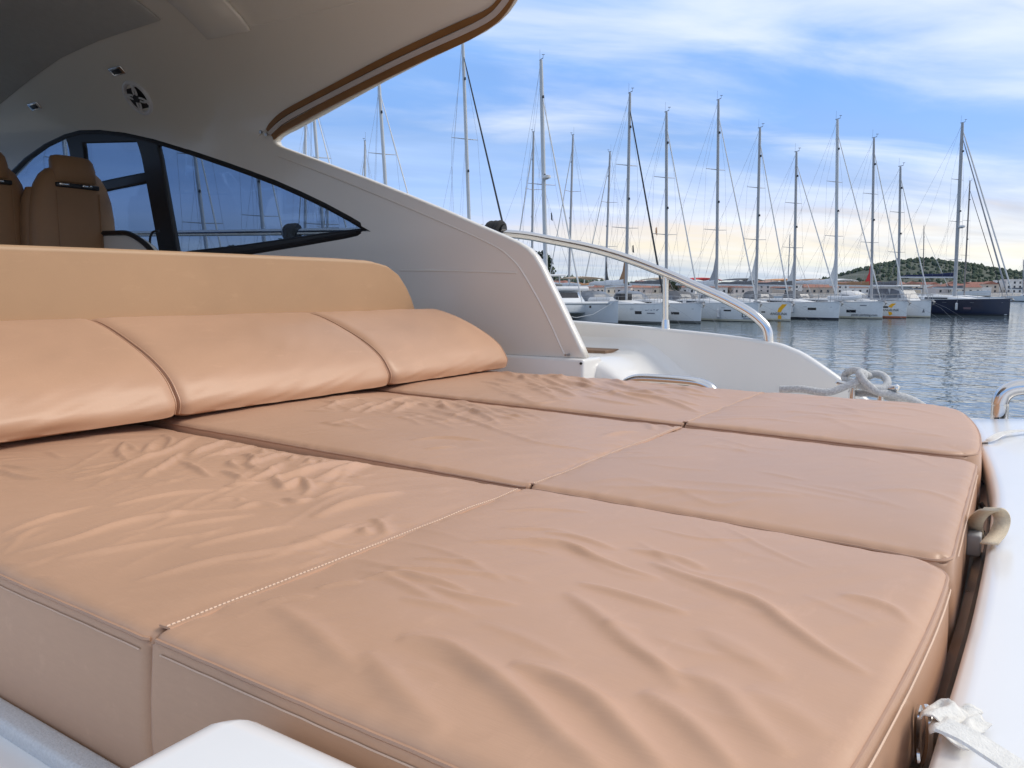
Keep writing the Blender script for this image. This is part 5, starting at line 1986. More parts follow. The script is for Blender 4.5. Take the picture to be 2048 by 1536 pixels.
def rig(root, hl, mb_, mt_, kind, o):
    """mast from base point mb_ to top mt_ (local), spreaders, stays, boom with sail cover"""
    mb_, mt_ = np.array(mb_), np.array(mt_)
    H = mt_ - mb_
    at = lambda f: mb_ + H * f
    wm = o.get('mast_w', 0.115)
    ms = MB().tube([at(0), at(0.6), at(0.93), at(1.0)], [wm * 1.05, wm, wm * 0.9, wm * 0.72], 10, flat=(1.0, 1.0)).build('mast', o.get('mast_mat', 'mast_alu'), root)
    # masthead gear
    tp = at(1.0)
    MB().tube([tp + np.array([-0.22, 0, 0.04]), tp + np.array([0.28, 0, 0.06])], 0.028, 5).tube([tp + np.array([0.27, 0, 0.05]), tp + np.array([0.32, 0, 0.28])], 0.014, 5).tube([tp + np.array([-0.15, 0, 0]), tp + np.array([-0.15, 0, 0.75])], 0.009, 4).build('masthead_gear', 'letter_grey', ms)
    MB().tube([tp + np.array([0.26, -0.08, 0.28]), tp + np.array([0.38, 0.08, 0.28])], 0.022, 5).build('wind_vane', 'letter_grey', ms)
    for f in o.get('spreaders', (0.36, 0.66)):
        w_ = 1.15 * (1.25 - f * 0.6)
        c = at(f)
        for sg in (-1, 1):
            MB().tube([c, c + np.array([-0.25, sg * w_, 0.06])], [0.035, 0.022], 6).build('spreader', 'mast_alu', ms)
    deckz = hl.deck(0.55)
    cb = (hl.B / 2) * 0.92
    fore_f = o.get('fore', 0.93)
    bow = np.array([-0.25, 0, hl.fb + 0.15])
    a, b = at(fore_f), bow
    nst = 10
    fm, fr_ = o.get('furl', ('sail_white', 0.045))
    pts = [a + (b - a) * k / nst for k in range(nst + 1)]
    rr = [0.02] + [fr_ * (0.75 + 0.55 * k / nst) for k in range(1, nst)] + [0.02]
    MB().tube(pts, rr, 7).build('furled_headsail', fm, root)
    if o.get('double'):
        b2 = bow + np.array([0.55, 0, -0.05])
        a2 = at(min(1.0, fore_f + 0.04))
        MB().tube([a2 + (b2 - a2) * k / nst for k in range(nst + 1)], [0.02] + [0.07] * (nst - 1) + [0.02], 7).build('furled_headsail', 'sail_white', root)
    ww = 0.0075
    for sg in (-1, 1):
        chain = np.array([mb_[0] - 0.35, sg * cb, deckz])
        f2 = o.get('spreaders', (0.36, 0.66))
        sp_ = [at(f) + np.array([-0.25, sg * 1.15 * (1.25 - f * 0.6), 0.06]) for f in f2]
        MB().tube([chain] + sp_ + [at(0.94)], ww, 4).build('shroud', 'wire', root)
        MB().tube([chain + np.array([0.2, -sg * 0.05, 0]), at(f2[0] - 0.01)], ww, 4).build('shroud', 'wire', root)
        MB().tube([np.array([-hl.L + 0.3, sg * hl.B * 0.36, hl.fs]), at(0.55) * 0.0 + (at(1.0) * 0.55 + np.array([-hl.L + 0.3, 0, hl.fs]) * 0.45), at(0.99)], ww, 4).build('backstay', 'wire', root)
        MB().tube([at(0.62) + np.array([-0.1, 0, 0]), mb_ + np.array([-2.6, sg * 0.2, 1.45])], ww * 0.8, 4).build('lazy_jack', 'wire', root)
    MB().tube([at(0.985) + np.array([-0.15, 0, 0]), mb_ + np.array([-hl.L * 0.36, 0, 1.5])], ww, 4).build('topping_lift', 'wire', root)
    # boom and folded mainsail
    bl = o.get('boom', hl.L * 0.36)
    g0 = mb_ + np.array([-0.15, 0, 1.25 + o.get('boom_z', 0)])
    g1 = g0 + np.array([-bl, 0, 0.12])
    MB().tube([g0, g1], 0.085, 8).build('boom', 'mast_light', root)
    cov = o.get('cover', 'canvas_grey')
    V, F = [], []
    n = 12
    for i in range(13):
        f = i / 12
        c = g0 + (g1 - g0) * (0.02 + 0.95 * f)
        hh = 0.30 * (1 - f) + 0.17 + 0.03 * math.sin(f * 17)
        for k in range(n):
            a_ = 2 * math.pi * k / n
            V.append((c[0], c[1] + 0.13 * (1 - 0.35 * f) * math.cos(a_) * (0.75 + 0.25 * math.sin(a_)), c[2] + hh * 0.5 + hh * 0.5 * math.sin(a_)))
    for i in range(12):
        for k in range(n):
            k2 = (k + 1) % n
            F.append((i * n + k, i * n + k2, (i + 1) * n + k2, (i + 1) * n + k))
    F.append(tuple(reversed(range(n))))
    F.append(tuple(range(12 * n, 13 * n)))
    obj('boom_cover', V, F, cov, root, True, 60)
    if o.get('luff'):
        cm, hh, ln_ = o['luff']
        f0 = g0 + np.array([0.05, 0, 0.1])
        V = [f0 + np.array([0, -0.06, 0]), f0 + np.array([0, 0.06, 0]), f0 + np.array([-ln_, 0.09, 0.2]), f0 + np.array([-ln_, -0.09, 0.2]), f0 + np.array([-0.02 + H[0] / H[2] * hh, -0.03, hh]), f0 + np.array([-0.02 + H[0] / H[2] * hh, 0.03, hh]), f0 + np.array([-ln_ * 0.42, -0.06, hh * 0.42]), f0 + np.array([-ln_ * 0.42, 0.06, hh * 0.42])]
        lo_ = obj('luff_cover', V, [(0, 1, 2, 3), (0, 3, 6, 4), (1, 5, 7, 2), (3, 2, 7, 6), (6, 7, 5, 4), (0, 4, 5, 1)], cm, root, False)
        bmesh_fix(lo_)
    if o.get('radar'):
        c = at(o['radar']) + np.array([0.42, 0, 0])
        MB().tube([c + np.array([0, 0, -0.10]), c + np.array([0, 0, -0.06]), c + np.array([0, 0, 0.10]), c + np.array([0, 0, 0.14])], [0.20, 0.30, 0.29, 0.15], 14).build('radar_dome', 'canvas_white', ms)
        MB().box(tuple(c + np.array([-0.45, -0.08, -0.16])), tuple(c + np.array([0.1, 0.08, -0.10]))).build('radar_bracket', 'mast_alu', ms, False)
    for f, side, colr in o.get('flags', ()):
        c = at(f) + np.array([-0.2, side * 0.75, -0.3])
        V = [c, c + np.array([0.05, 0.04, -0.62]), c + np.array([-0.20, 0.06, -0.50]), c + np.array([-0.16, 0.02, -0.05])]
        fo = obj('pennant', V, [(0, 1, 2, 3)], colr, root, False)
        md = fo.modifiers.new('thick', 'SOLIDIFY')
        md.thickness = 0.01
    for f in o.get('lamps', (0.5, 0.84)):
        c = at(f) + np.array([wm + 0.05, 0, 0])
        MB().tube([c + np.array([0, 0, -0.07]), c + np.array([0, 0, 0.09])], [0.08, 0.06], 8).build('mast_lamp', 'letter_dark', ms)


def deck_gear(root, hl, o):
    L, B = hl.L, hl.B
    # coachroof
    V, F = [], []
    xs = np.linspace(-0.22 * L, -0.66 * L, 12)
    n = 9
    for i, x in enumerate(xs):
        f = i / 11
        w = hull_half(1 + x / L, B) * (0.58 + 0.08 * f)
        h = (0.06 + 0.36 * min(1, f * 2.2) ** 0.8) * o.get('roof_h', 1.0)
        zd = hl.deck(1 + x / L)
        for k in range(n):
            a = math.pi * k / (n - 1)
            V.append((x, -w * math.copysign(abs(math.cos(a)) ** 0.5, math.cos(a)), zd + 0.02 + h * math.sin(a) ** 0.45))
    for i in range(11):
        for k in range(n - 1):
            F.append((i * n + k, (i + 1) * n + k, (i + 1) * n + k + 1, i * n + k + 1))
    F.append(tuple(range(11 * n, 12 * n)))
    cr = obj('coachroof', V, F, 'boat_deck', root, True, 60)
    bmesh_fix(cr)
    for f0, f1 in ((0.35, 0.5), (0.53, 0.60)):
        x0, x1 = -f0 * L, -f1 * L
        for sg in (-1,):
            zz = hl.deck(0.5) + 0.10
            y0, y1 = (hull_half(1 + x / L, B) * 0.645 + 0.012 for x in (x0, x1))
            obj('cabin_window', [(x0, sg * y0, zz), (x1, sg * y1, zz), (x1, sg * (y1 - 0.04), zz + 0.17), (x0, sg * (y0 - 0.05), zz + 0.14)], [(0, 1, 2, 3)], 'port_glass', cr, False)
    # sprayhood
    sx = -0.64 * L
    zd = hl.deck(0.36)
    if o.get('hood'):
        V, F = [], []
        n = 11
        for i, (dx, h, wf) in enumerate(((0.55, 0.45, 0.86), (0.2, 1.0, 0.95), (-0.35, 1.32, 1.0), (-1.0, 1.36, 1.0))):
            w = B * 0.34 * wf
            for k in range(n):
                a = math.pi * k / (n - 1)
                V.append((sx + dx, -w * math.copysign(abs(math.cos(a)) ** 0.6, math.cos(a)), zd + 0.2 + h * math.sin(a) ** 0.7 * 0.70))
        for i in range(3):
            for k in range(n - 1):
                F.append((i * n + k, (i + 1) * n + k, (i + 1) * n + k + 1, i * n + k + 1))
        so_ = obj('sprayhood', V, F, o['hood'], root, True)
        V2 = [(sx + 0.58, -0.5, zd + 0.46), (sx + 0.58, 0.5, zd + 0.46), (sx + 0.27, 0.55, zd + 0.84), (sx + 0.27, -0.55, zd + 0.84)]
        obj('clear_panel', V2, [(0, 1, 2, 3)], 'clear_vinyl', so_, False)
        V2 = [(sx + 0.35, -B * 0.32, zd + 0.36), (sx - 0.6, -B * 0.350, zd + 0.36), (sx - 0.6, -B * 0.325, zd + 0.78), (sx + 0.1, -B * 0.29, zd + 0.74)]
        obj('clear_panel', V2, [(0, 1, 2, 3)], 'clear_vinyl', so_, False)
    if o.get('bimini'):
        V, F = [], []
        n = 9
        bx = [-0.74 * L, -0.80 * L, -0.86 * L, -0.93 * L]
        for i, x in enumerate(bx):
            for k in range(n):
                f = k / (n - 1) * 2 - 1
                V.append((x, f * B * 0.40, zd + 2.05 + 0.16 * (1 - f * f) + (0.05 if 0 < i < 3 else 0)))
        for i in range(3):
            for k in range(n - 1):
                F.append((i * n + k, (i + 1) * n + k, (i + 1) * n + k + 1, i * n + k + 1))
        bo = obj('bimini', V, F, o['bimini'], root, True)
        md = bo.modifiers.new('thick', 'SOLIDIFY')
        md.thickness = 0.05
        for x in (bx[0], bx[-1]):
            for sg in (-1, 1):
                MB().tube([(x, sg * B * 0.40, zd + 2.05), (-0.83 * L, sg * B * 0.42, zd + 0.3)], 0.018, 5).build('bimini_leg', 'steel_dull', bo)
    # pulpit, stanchions and lifelines
    for sg in (-1, 1):
        m = MB()
        path = [(-1.5, sg * hull_half(1 - 1.5 / L, B) * 0.97, hl.fb + 0.58), (-0.6, sg * hull_half(1 - 0.6 / L, B), hl.fb + 0.62), (0.02, sg * 0.16, hl.fb + 0.64)]
        m.tube(path, 0.018, 5)
        for q in path:
            m.tube([q, (q[0] - 0.05, q[1], hl.deck(1 + min(0, q[0]) / L))], 0.016, 5)
        m.build('pulpit', 'steel_dull', root)
        m = MB()
        prev = path[0]
        top, mid = [path[0]], [(path[0][0], path[0][1], path[0][2] - 0.3)]
        for k in range(1, 6):
            x = -1.5 - (L - 2.2) * k / 5
            yy = sg * hull_half(1 + x / L, B) * 0.97
            zz = hl.deck(1 + x / L)
            m.tube([(x, yy, zz), (x, yy, zz + 0.6)], 0.014, 5)
            top.append((x, yy, zz + 0.6))
            mid.append((x, yy, zz + 0.3))
        m.tube(top, 0.008, 4)
        m.tube(mid, 0.008, 4)
        m.build('guard_rail', 'steel_dull', root)
    # anchor on the bow roller
    MB().tube([(-0.5, 0, hl.fb + 0.10), (0.22, 0, hl.fb + 0.06)], 0.05, 6).tube([(0.05, 0, hl.fb + 0.05), (0.30, 0, hl.fb - 0.12), (0.16, 0, hl.fb - 0.34)], [0.05, 0.09, 0.03], 6).build('anchor', 'steel_dull', root)
    # portholes in the topsides
    for (x0, x1, z0, z1) in o.get('ports', ((-4.6, -3.75, 0.72, 0.92),)):
        plate('hull_window', hl, x0, x1, z0, z1, 'port_glass', root)
    if o.get('stripe'):
        plate('cove_stripe', hl, -L * 0.96, -0.5, hl.fs - 0.13, hl.fs - 0.10, o['stripe'], root)
    for x in o.get('fenders', ()):
        y = -(hl.y(x, 0.7) + 0.16)
        zt = hl.deck(1 + x / L)
        fo = MB().tube([(x, y, zt - 0.35), (x, y, zt - 0.42), (x, y, zt - 0.95), (x, y, zt - 1.02)], [0.05, 0.13, 0.13, 0.05], 10).tube([(x, y, zt - 0.36), (x, y + 0.16, zt + 0.1)], 0.015, 4).build('fender', 'fender_white', root)
    if o.get('dinghy'):
        x = -0.25 * L
        zz = hl.fb + 0.28
        pts_ = [(x + 1.3, -0.15, zz + 0.15), (x + 0.9, -0.6, zz), (x - 1.4, -0.68, zz - 0.02), (x - 1.5, -0.68, zz)]
        d_ = MB().tube(smooth_path([np.array(p) for p in pts_], 4), 0.22, 8).build('dinghy_tube', 'canvas_white', root)
    # mooring lines from the bow
    for sg, dx, dy in ((-1, 2.6, -0.5), (1, 2.4, 0.8)):
        MB().tube([(-0.3, sg * 0.2, hl.fb), (0.4 + dx * 0.3, sg * 0.25 + dy * 0.3, hl.fb * 0.6), (dx, sg * 0.3 + dy, -0.05)], 0.007, 5).build('mooring_line', 'wire', root)


def find_row(px_bow):
    lo, hi = -70.0, 90.0
    for _ in range(50):
        m = 0.5 * (lo + hi)
        p = row_pt(m)
        if project(np.array([p[0], p[1], 0.3]))[0] < px_bow:
            lo = m
        else:
            hi = m
    return row_pt(lo)


def place_mast(root, hl, px_b, py_top, px_top, back_lo=3.0, back_hi=8.5):
    best = None
    for k in range(120):
        x = -(back_lo + (back_hi - back_lo) * k / 119)
        w = root.matrix_world @ Vector((x, 0, hl.deck(0.55) + 0.4))
        e = abs(project(w)[0] - px_b)
        if best is None or e < best[0]:
            best = (e, x)
    base = np.array([best[1], 0, hl.deck(0.55) + 0.25])
    wb = np.array(root.matrix_world @ Vector(tuple(base)))
    dist = (wb - np.array([0, 0, CZ])) @ FH
    wt = atD(px_top, py_top, dist)
    return base, local(root, wt)


def spot_on(t, hl, px_, py_):
    X, Z = np.meshgrid(np.linspace(-hl.L * 0.8, -0.12, 240), np.linspace(0.08, hl.fb, 70), indexing='ij')
    X, Z = X.ravel(), Z.ravel()
    Yv = np.array([-hl.y(a, b) for a, b in zip(X, Z)])
    M = np.array(t.matrix_world)
    Wp = (M[:3, :3] @ np.stack([X, Yv, Z])).T + M[:3, 3] - np.array([0, 0, CZ])
    dz = Wp @ FW
    u = 1024 + FOC * (Wp @ RT) / dz
    v = 768 - FOC * (Wp @ UP) / dz
    k = np.argmin((u - px_) ** 2 + (v - py_) ** 2)
    return float(X[k]), float(Z[k])


def mark(name, t, hl, x0, y0, x1, y1, mat_):
    a = spot_on(t, hl, x0, 0.5 * (y0 + y1))
    b = spot_on(t, hl, x1, 0.5 * (y0 + y1))
    zt_ = spot_on(t, hl, 0.5 * (x0 + x1), y0)[1]
    zb_ = spot_on(t, hl, 0.5 * (x0 + x1), y1)[1]
    return plate(name, hl, a[0], b[0], min(zb_, zt_ - 0.04), zt_, mat_, t)


def letters(t, hl, px_, py_, s_, size, mat_, shear=0.0, name='name_lettering'):
    x, z = spot_on(t, hl, px_, py_)
    return text_mesh(name, s_, size, mat_, t, hl.on_side(x, z, off=0.022), shear)


def hang_fender(t, hl, px_, py_):
    x, z = spot_on(t, hl, px_, py_)
    y = -(hl.y(x, z) + 0.16)
    MB().tube([(x, y, z + 0.36), (x, y, z + 0.29), (x, y, z - 0.29), (x, y, z - 0.36)], [0.05, 0.12, 0.12, 0.05], 10).tube([(x, y, z + 0.33), (x, y + 0.16, hl.deck(1 + x / hl.L) + 0.1)], 0.012, 4).build('fender', 'fender_white', t)


boats = []


def sailboat(px_bow, mast, label, hullm='hull_white', boot='boot_grey', L=13.0, B=4.1, fs=1.15, fb=1.45, spot=None, rz=None, **o):
    p = find_row(px_bow) if spot is None else spot
    t = empty('sailing_yacht', (p[0], p[1], 0), HEAD_RZ if rz is None else rz)
    tag(t, label, 'sailing yacht', 'sailing yachts moored along the quay')
    bpy.context.view_layer.update()
    hl = Hull(L, B, fs, fb)
    hl.build(t, hullm, boot)
    deck_gear(t, hl, o)
    base, topl = place_mast(t, hl, mast[0], mast[2], mast[1])
    rig(t, hl, base, topl, None, o)
    return t, hl


# the ten boats of the front row, by their bows
t, h = sailboat(1332, (1252, 1260, 186), 'white sailing yacht beside the catamaran, long hull window and black solar panel on deck', ports=(), stripe='letter_grey', hood='clear_vinyl', bimini='canvas_beige', cover='canvas_white', luff=('canvas_brown', 2.3, 0.75), furl=('sail_dark', 0.06), flags=((0.3, 1, 'sail_dark'),), L=13.5)
for a_, b_, c_ in ((1290, 1296, 620.5), (1297.5, 1299, 620), (1300.5, 1305, 620.5), (1306.5, 1310, 619.5), (1311.5, 1316, 620.5)):
    mark('name_stroke', t, h, a_, c_ - 1.0, b_, c_ + 1.0, 'letter_mist')
mark('name_underline', t, h, 1294, 625.5, 1310, 627.5, 'letter_grey')
mark('hull_window', t, h, 1270, 622, 1283, 628.5, 'port_glass')
bevel_box('solar_panel', (-5.4, -0.55, h.deck(0.6) + 0.25), (-4.75, 0.55, h.deck(0.6) + 0.85), 0.05, 'black_plastic', t)
MB().tube([(-4.9, -1.2, h.deck(0.6) + 0.35), (-7.6, -1.35, h.deck(0.5) + 0.35)], [0.24, 0.24], 10).build('dinghy_tube', 'canvas_white', t)
t, h = sailboat(1402, (1333, 1333, 224), 'pale grey-hulled sailing yacht just behind the handrail post, grey sprayhood window', hullm='hull_grey', boot='boot_grey', ports=(), stripe='letter_grey', hood='clear_vinyl', cover='canvas_grey', L=12.6, flags=((0.42, -1, 'canvas_orange'),))
mark('hull_window', t, h, 1342, 624, 1359, 629, 'port_glass')
t, h = sailboat(1516, (1433, 1437, 200), 'white sailing yacht with large dark letters at its bow under the curved handrail', boot='boot_cream', ports=(), stripe='letter_grey', hood='canvas_grey', bimini='canvas_beige', cover='canvas_white', luff=('sail_grey', 2.6, 0.8), L=13.6)
letters(t, h, 1496, 630, 'LAV', 0.58, 'letter_dark')
mark('name_underline', t, h, 1486, 637, 1506, 638.5, 'letter_grey')
mark('hull_window', t, h, 1448, 619.5, 1462, 622.5, 'port_glass')
hang_fender(t, h, 1439, 627)


def charter_logo(t, h, top, bottom, name, dash):
    poly_plate('logo_mark', h, [spot_on(t, h, *q) for q in top], 'logo_yellow', t)
    poly_plate('logo_mark', h, [spot_on(t, h, *q) for q in bottom], 'logo_yellow', t)
    letters(t, h, name[0], name[1], 'ANGELINA', 0.27, 'letter_dark', 0.2)
    mark('hull_window', t, h, *dash, 'port_glass')


t, h = sailboat(1581, (1512, 1520, 256), 'white sailing yacht with yellow bow emblem beside the handrail end', boot='boot_cream', ports=(), hood='canvas_white', bimini='canvas_red', cover='canvas_grey', luff=('sail_white', 2.6, 0.9), L=12.8)
charter_logo(t, h, [(1555, 624), (1562, 625), (1565, 618), (1575, 608.5), (1565, 608.5), (1557, 617)], [(1556, 638), (1563, 638), (1563, 632), (1559, 630), (1556, 632)], (1557, 628), (1523, 622.5, 1531, 625))
t, h = sailboat(1678, (1588, 1593, 304), 'white sailing yacht with grey sprayhood and one small hull window, shortest mast of its neighbours', boot='boot_navy', ports=(), stripe='letter_grey', hood='canvas_grey', bimini='canvas_grey', cover='canvas_grey', luff=('sail_white', 2.4, 0.8), L=13.2, mast_mat='mast_alu')
mark('hull_window', t, h, 1615, 615.5, 1632, 620, 'port_glass')
hang_fender(t, h, 1587, 617)
t, h = sailboat(1765, (1672, 1675, 239), 'white sailing yacht with web address lettering and a folded dinghy on its foredeck', boot='boot_cream', ports=(), hood='canvas_grey', bimini='canvas_orange', cover='canvas_white', luff=('sail_white', 3.4, 0.7), L=13.6, dinghy=True, mast_mat='mast_light', boom_z=0.2, mast_w=0.14)
letters(t, h, 1728, 630, 'pitter-yachting.com', 0.27, 'letter_dark', 0.2, 'web_lettering')
mark('name_plate', t, h, 1720, 610, 1733, 612, 'letter_grey')
mark('hull_window', t, h, 1693, 619.5, 1712, 625, 'port_glass')
t, h = sailboat(1813, (1743, 1748, 276), 'white sailing yacht with yellow bow emblem and rust-red waterline stripe', boot='boot_red', ports=(), cover='canvas_brown', luff=('canvas_red', 2.6, 0.6), bimini='canvas_brown', L=12.4)
charter_logo(t, h, [(1777, 613), (1783, 616), (1786, 613), (1793, 607), (1784, 607)], [(1776, 623), (1783, 624), (1785, 628), (1780, 631), (1777, 629)], (1781, 620), (1766, 612.5, 1776, 616))
t, h = sailboat(1861, (1797, 1801, 333), 'small white sailing yacht with white hard canopy between emblem boat and navy yacht', boot='boot_cream', L=12.0, fb=1.5, ports=(), hood='canvas_white', bimini='canvas_white', cover='canvas_grey', roof_h=1.6)
poly_plate('sail_emblem', h, [spot_on(t, h, *q) for q in ((1844, 625), (1850, 625), (1848, 617))], 'letter_grey', t)
zd_ = 1.5
V = [(-1.6, -0.85, zd_), (-5.4, -1.5, zd_), (-5.4, -1.3, 2.72), (-2.6, -0.95, 2.72), (-1.6, 0.85, zd_), (-5.4, 1.5, zd_), (-5.4, 1.3, 2.72), (-2.6, 0.95, 2.72)]
dk = obj('deckhouse', V, [(0, 1, 2, 3), (4, 7, 6, 5), (0, 3, 7, 4), (3, 2, 6, 7), (1, 5, 6, 2)], 'canvas_white', t, False)
bmesh_fix(dk)
for x0_, x1_ in ((-2.5, -3.3), (-3.45, -4.4), (-4.5, -5.3)):
    ya_ = lambda x, z: -(0.85 + (-1.6 - x) * 0.17) * (1 - 0.1 * (z - zd_)) - 0.03
    wo_ = obj('deckhouse_window', [(x0_ + 0.25, ya_(x0_, 1.75), 1.75), (x1_, ya_(x1_, 1.75), 1.75), (x1_, ya_(x1_, 2.55), 2.55), (x0_ - 0.1, ya_(x0_, 2.55), 2.55)], [(0, 1, 2, 3)], 'clear_vinyl', dk, False)
obj('deckhouse_window', [(-1.73, -0.75, 1.7), (-1.73, 0.75, 1.7), (-2.42, 0.82, 2.55), (-2.42, -0.82, 2.55)], [(0, 1, 2, 3)], 'clear_vinyl', dk, False)
bevel_box('deckhouse_roof', (-5.9, -1.6, 2.72), (-2.2, 1.6, 2.86), 0.06, 'canvas_white', dk)
t, h = sailboat(2019, (1909, 1925, 246), 'navy blue sailing yacht with two furled headsails at the end of the row', hullm='hull_navy', boot='boot_navy', L=15.5, B=4.7, fs=1.35, fb=1.62, ports=(), cover='canvas_navy', double=True, radar=0.41, boom=6.2, boom_z=0.75, mast_w=0.17, mast_mat='mast_alu', furl=('sail_grey', 0.065), stripe='letter_grey', spreaders=(0.22, 0.44, 0.68))
mark('name_plate', t, h, 1927, 614.5, 1942, 618.5, 'letter_pale')
mark('registration_plate', t, h, 2008, 628.5, 2016, 630.5, 'canvas_white')
hang_fender(t, h, 1915, 613)

# masts to the left, seen over and through the cabin side
t, h = sailboat(1046, (944, 925, 70), 'tall sailing yacht with black furled headsail rising beside the sloping cabin edge', L=14, furl=('sail_dark', 0.06), mast_mat='mast_light', radar=None, cover='canvas_navy', spreaders=(0.30, 0.62), mast_w=0.125)
t, h = sailboat(880, (771, 757, 150), 'sailing yacht whose pale mast rises left of the black furled headsail', L=13.5, mast_mat='mast_light', mast_w=0.125, cover='canvas_grey')
t, h = sailboat(735, (633, 622, 160), 'sailing yacht with twin-looking masts near the tip of the hardtop opening', L=13.5, mast_mat='mast_light', cover='canvas_white')
t, h = sailboat(600, (510, 494, 110), 'sailing yacht seen only through the widest pane of the side window', L=13.0, mast_mat='mast_light', cover='canvas_white')
t, h = sailboat(470, (377, 369, 150), 'sailing yacht whose mast stands beside the thick window mullion', L=13.0, mast_mat='mast_light', cover='canvas_white')
t, h = sailboat(160, (125, 117, 160), 'sailing yacht whose white mast shows in the foremost small pane', L=13.0, mast_mat='mast_light', cover='canvas_white')

# yachts of the row behind, bows away from the camera
BACK_RZ = HEAD_RZ + math.pi


def back_boat(px_m, px_t, py_t, extra, label, **o):
    # find the spot so that the mast column agrees
    best = None
    for k in range(400):
        s = -60 + 130 * k / 399
        p = row_pt(s, 18.8 + 12.5)
        q = p - HEAD * -5.2
        e = abs(project(np.array([q[0], q[1], 1.5]))[0] - px_m)
        if best is None or e < best[0]:
            best = (e, p)
    return sailboat(0, (px_m, px_t, py_t), label, spot=best[1], rz=BACK_RZ, L=12.5, **o)


t, h = back_boat(1063, 1067, 264, 0, 'sailing yacht behind the catamaran with a tricolour flag halfway up its stay', flags=((0.30, -1, 'sail_dark'),), cover='canvas_white', boom=9.0)
back_boat(1137, 1146, 270, 0, 'second sailing yacht of the rear row, its mast right of the catamaran mast', cover='canvas_orange')
back_boat(1210, 1220, 304, 0, 'third sailing yacht of the rear row with a dark sail cover', cover='sail_dark', luff=('sail_dark', 2.6, 0.7))
back_boat(610, 611, 215, 0, 'sailing yacht of the rear row showing its mast left in the hardtop opening', mast_mat='mast_light')
back_boat(730, 730, 282, 0, 'sailing yacht of the rear row with a short mast low in the hardtop opening', mast_mat='mast_light')
back_boat(655, 655, 380, 0, 'sailing yacht of the rear row, its short mast hidden by the cabin side', mast_mat='mast_light')
sp_ = far(2010, 118)
sailboat(0, (1928, 1940, 362), 'brown-masted sailing yacht behind the navy yacht', spot=sp_, L=14.5, mast_mat='mast_brown', furl=('sail_dark', 0.05), double=False)
sp_ = far(1905, 190)
sailboat(0, (1846, 1848, 452), 'distant sailing yacht with thin mast in front of the hill', spot=sp_, L=12.0, mast_mat='mast_brown')
sp_ = far(1625, 185)
sailboat(0, (1575, 1580, 470), 'distant sailing yacht with thin bare mast behind the grey sprayhood boat', spot=sp_, L=11.0, mast_mat='mast_alu')
sp_ = far(2105, 175)
sailboat(0, (2046, 2047, 520), 'distant small sailing yacht at the photo edge beyond the navy bow', spot=sp_, L=9.5, B=3.1, mast_mat='mast_alu')

# catamaran
pb = find_row(1236)
LAT = np.array([-HEAD[1], HEAD[0], 0.0])     # to port
pc = pb - LAT * 2.75
cat = empty('catamaran', (pc[0], pc[1], 0), HEAD_RZ)
tag(cat, 'white catamaran with black window band and flybridge beside the cabin edge', 'catamaran')
bpy.context.view_layer.update()
hc = Hull(12.6, 1.75, 1.35, 1.62)
for sg in (-1, 1):
    hc.build(cat, 'hull_grey' if sg > 0 else 'hull_white', 'boot_grey', sg * 2.75)
bevel_box('bridge_deck', (-11.5, -2.6, 0.75), (-3.2, 2.6, 1.55), 0.15, 'hull_white', cat)
MB().tube([(-0.9, -2.7, 1.5), (-0.9, 2.7, 1.5)], 0.11, 10).build('fore_beam', 'mast_light', cat)
V, F = [], []
for z, xf_, xb_, w in ((1.55, -3.4, -9.6, 2.75), (2.30, -4.1, -9.6, 2.6), (2.36, -4.15, -9.6, 2.58)):
    V += [(xf_, -w * 0.75, z), (xf_ - 0.7, -w, z), (xb_, -w, z), (xb_, w, z), (xf_ - 0.7, w, z), (xf_, w * 0.75, z)]
for i in range(2):
    for k in range(6):
        k2 = (k + 1) % 6
        F.append((i * 6 + k, i * 6 + k2, (i + 1) * 6 + k2, (i + 1) * 6 + k))
F.append(tuple(range(12, 18)))
sal = obj('saloon', V, F, 'hull_white', cat, False)
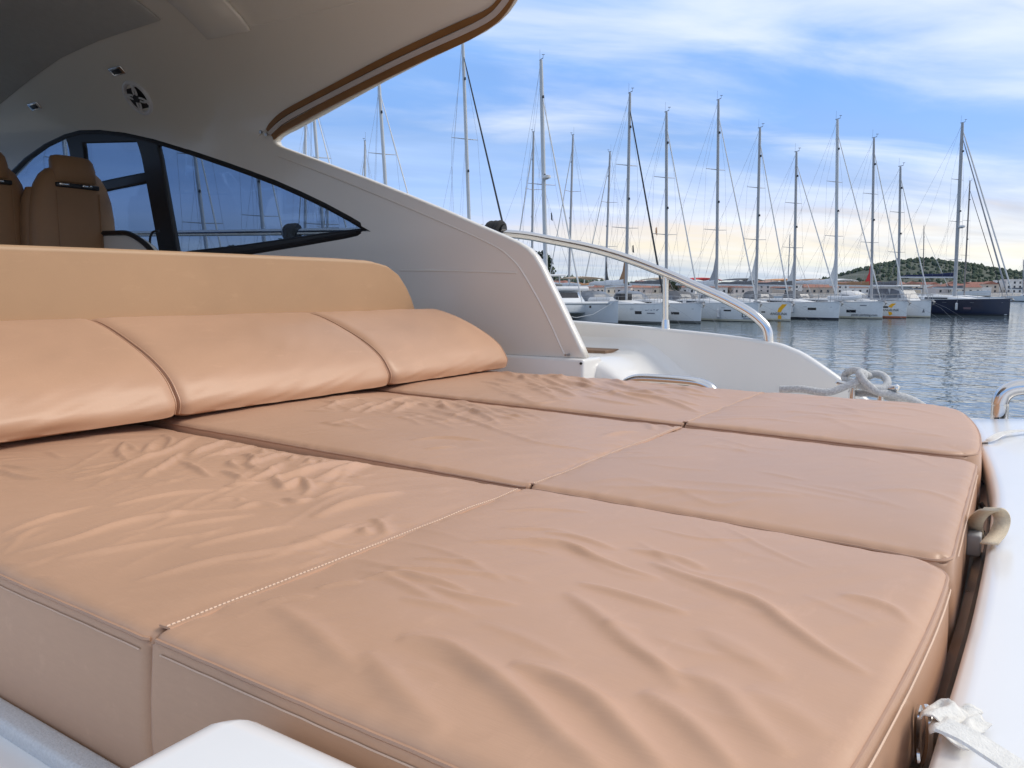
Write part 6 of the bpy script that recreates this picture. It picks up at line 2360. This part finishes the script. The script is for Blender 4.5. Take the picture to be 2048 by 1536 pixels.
for (a, b) in (((-3.86, -1.98), (-4.52, -2.62)), ((-4.6, -2.665), (-6.4, -2.665)), ((-6.5, -2.665), (-8.8, -2.665)), ((-3.80, 1.9), (-3.80, 0.1)), ((-3.80, 0.0), (-3.80, -1.88))):
    V = [(a[0] + 0.15, a[1] * 1.02, 1.72), (b[0] + 0.15, b[1] * 1.02, 1.72), (b[0] - 0.08, b[1] * 0.995, 2.22), (a[0] - 0.08, a[1] * 0.995, 2.22)]
    wo = obj('saloon_window', V, [(0, 1, 2, 3)], 'port_glass', sal, False)
    md = wo.modifiers.new('thick', 'SOLIDIFY')
    md.thickness = 0.03
bevel_box('saloon_roof', (-10.4, -2.85, 2.34), (-3.7, 2.85, 2.66), 0.14, 'canvas_white', cat)
bevel_box('window_cover', (-4.28, -2.35, 1.70), (-3.95, -1.75, 2.26), 0.05, 'canvas_blue', cat)
fly = empty('flybridge')
fly.parent = cat
for x in (-5.6, -8.4):
    for y in (-1.5, 1.5):
        MB().tube([(x, y, 2.6), (x - 0.1, y, 3.42)], 0.05, 8).build('roof_post', 'mast_light', fly)
bevel_box('flybridge_roof', (-8.9, -1.8, 3.40), (-5.2, 1.8, 3.54), 0.06, 'canvas_white', fly)
bevel_box('flybridge_coaming', (-8.6, -1.7, 2.62), (-5.5, 1.7, 2.86), 0.08, 'boot_grey', fly)
base, topl = place_mast(cat, hc, 1092, 120, 1082, 3.5, 7.0)
base[2] = 2.6
rig(cat, Hull(12.6, 6.4, 1.4, 1.35), base, topl, None, dict(mast_mat='mast_light', mast_w=0.15, radar=0.49, boom=5.5, boom_z=0.3, cover='canvas_white', fore=0.86, furl=('sail_white', 0.05), flags=((0.36, 1, 'sail_dark'),), spreaders=(0.46,)))
plate('port_light', type('H', (), {'y': lambda s, x, z: -2.75 + hc.y(x, z)})(), -2.75, -2.55, 1.15, 1.3, 'port_glass', cat)
for sg in (-1, 1):
    MB().tube([(-0.4, sg * 2.75, 1.62), (-1.0, sg * 1.4, 0.75), (-0.9, 0, 0.55)], 0.022, 6).build('bridle_line', 'sail_white', cat)

# a white launch drawn up beyond the navy yacht
sp_ = far(1982, 130)
lt = empty('launch', (sp_[0], sp_[1], 1.5), HEAD_RZ + 0.35)
tag(lt, 'white open launch stored high behind the navy yacht foredeck', 'launch')
hl_ = Hull(5.6, 1.9, 0.75, 0.95)
hl_.build(lt, 'hull_white', 'boot_cream')
MB().box((-4.8, -0.5, -1.5), (-4.5, 0.5, 0.0)).box((-1.6, -0.4, -1.5), (-1.3, 0.4, 0.0)).build('cradle', 'quay_stone', lt, False)
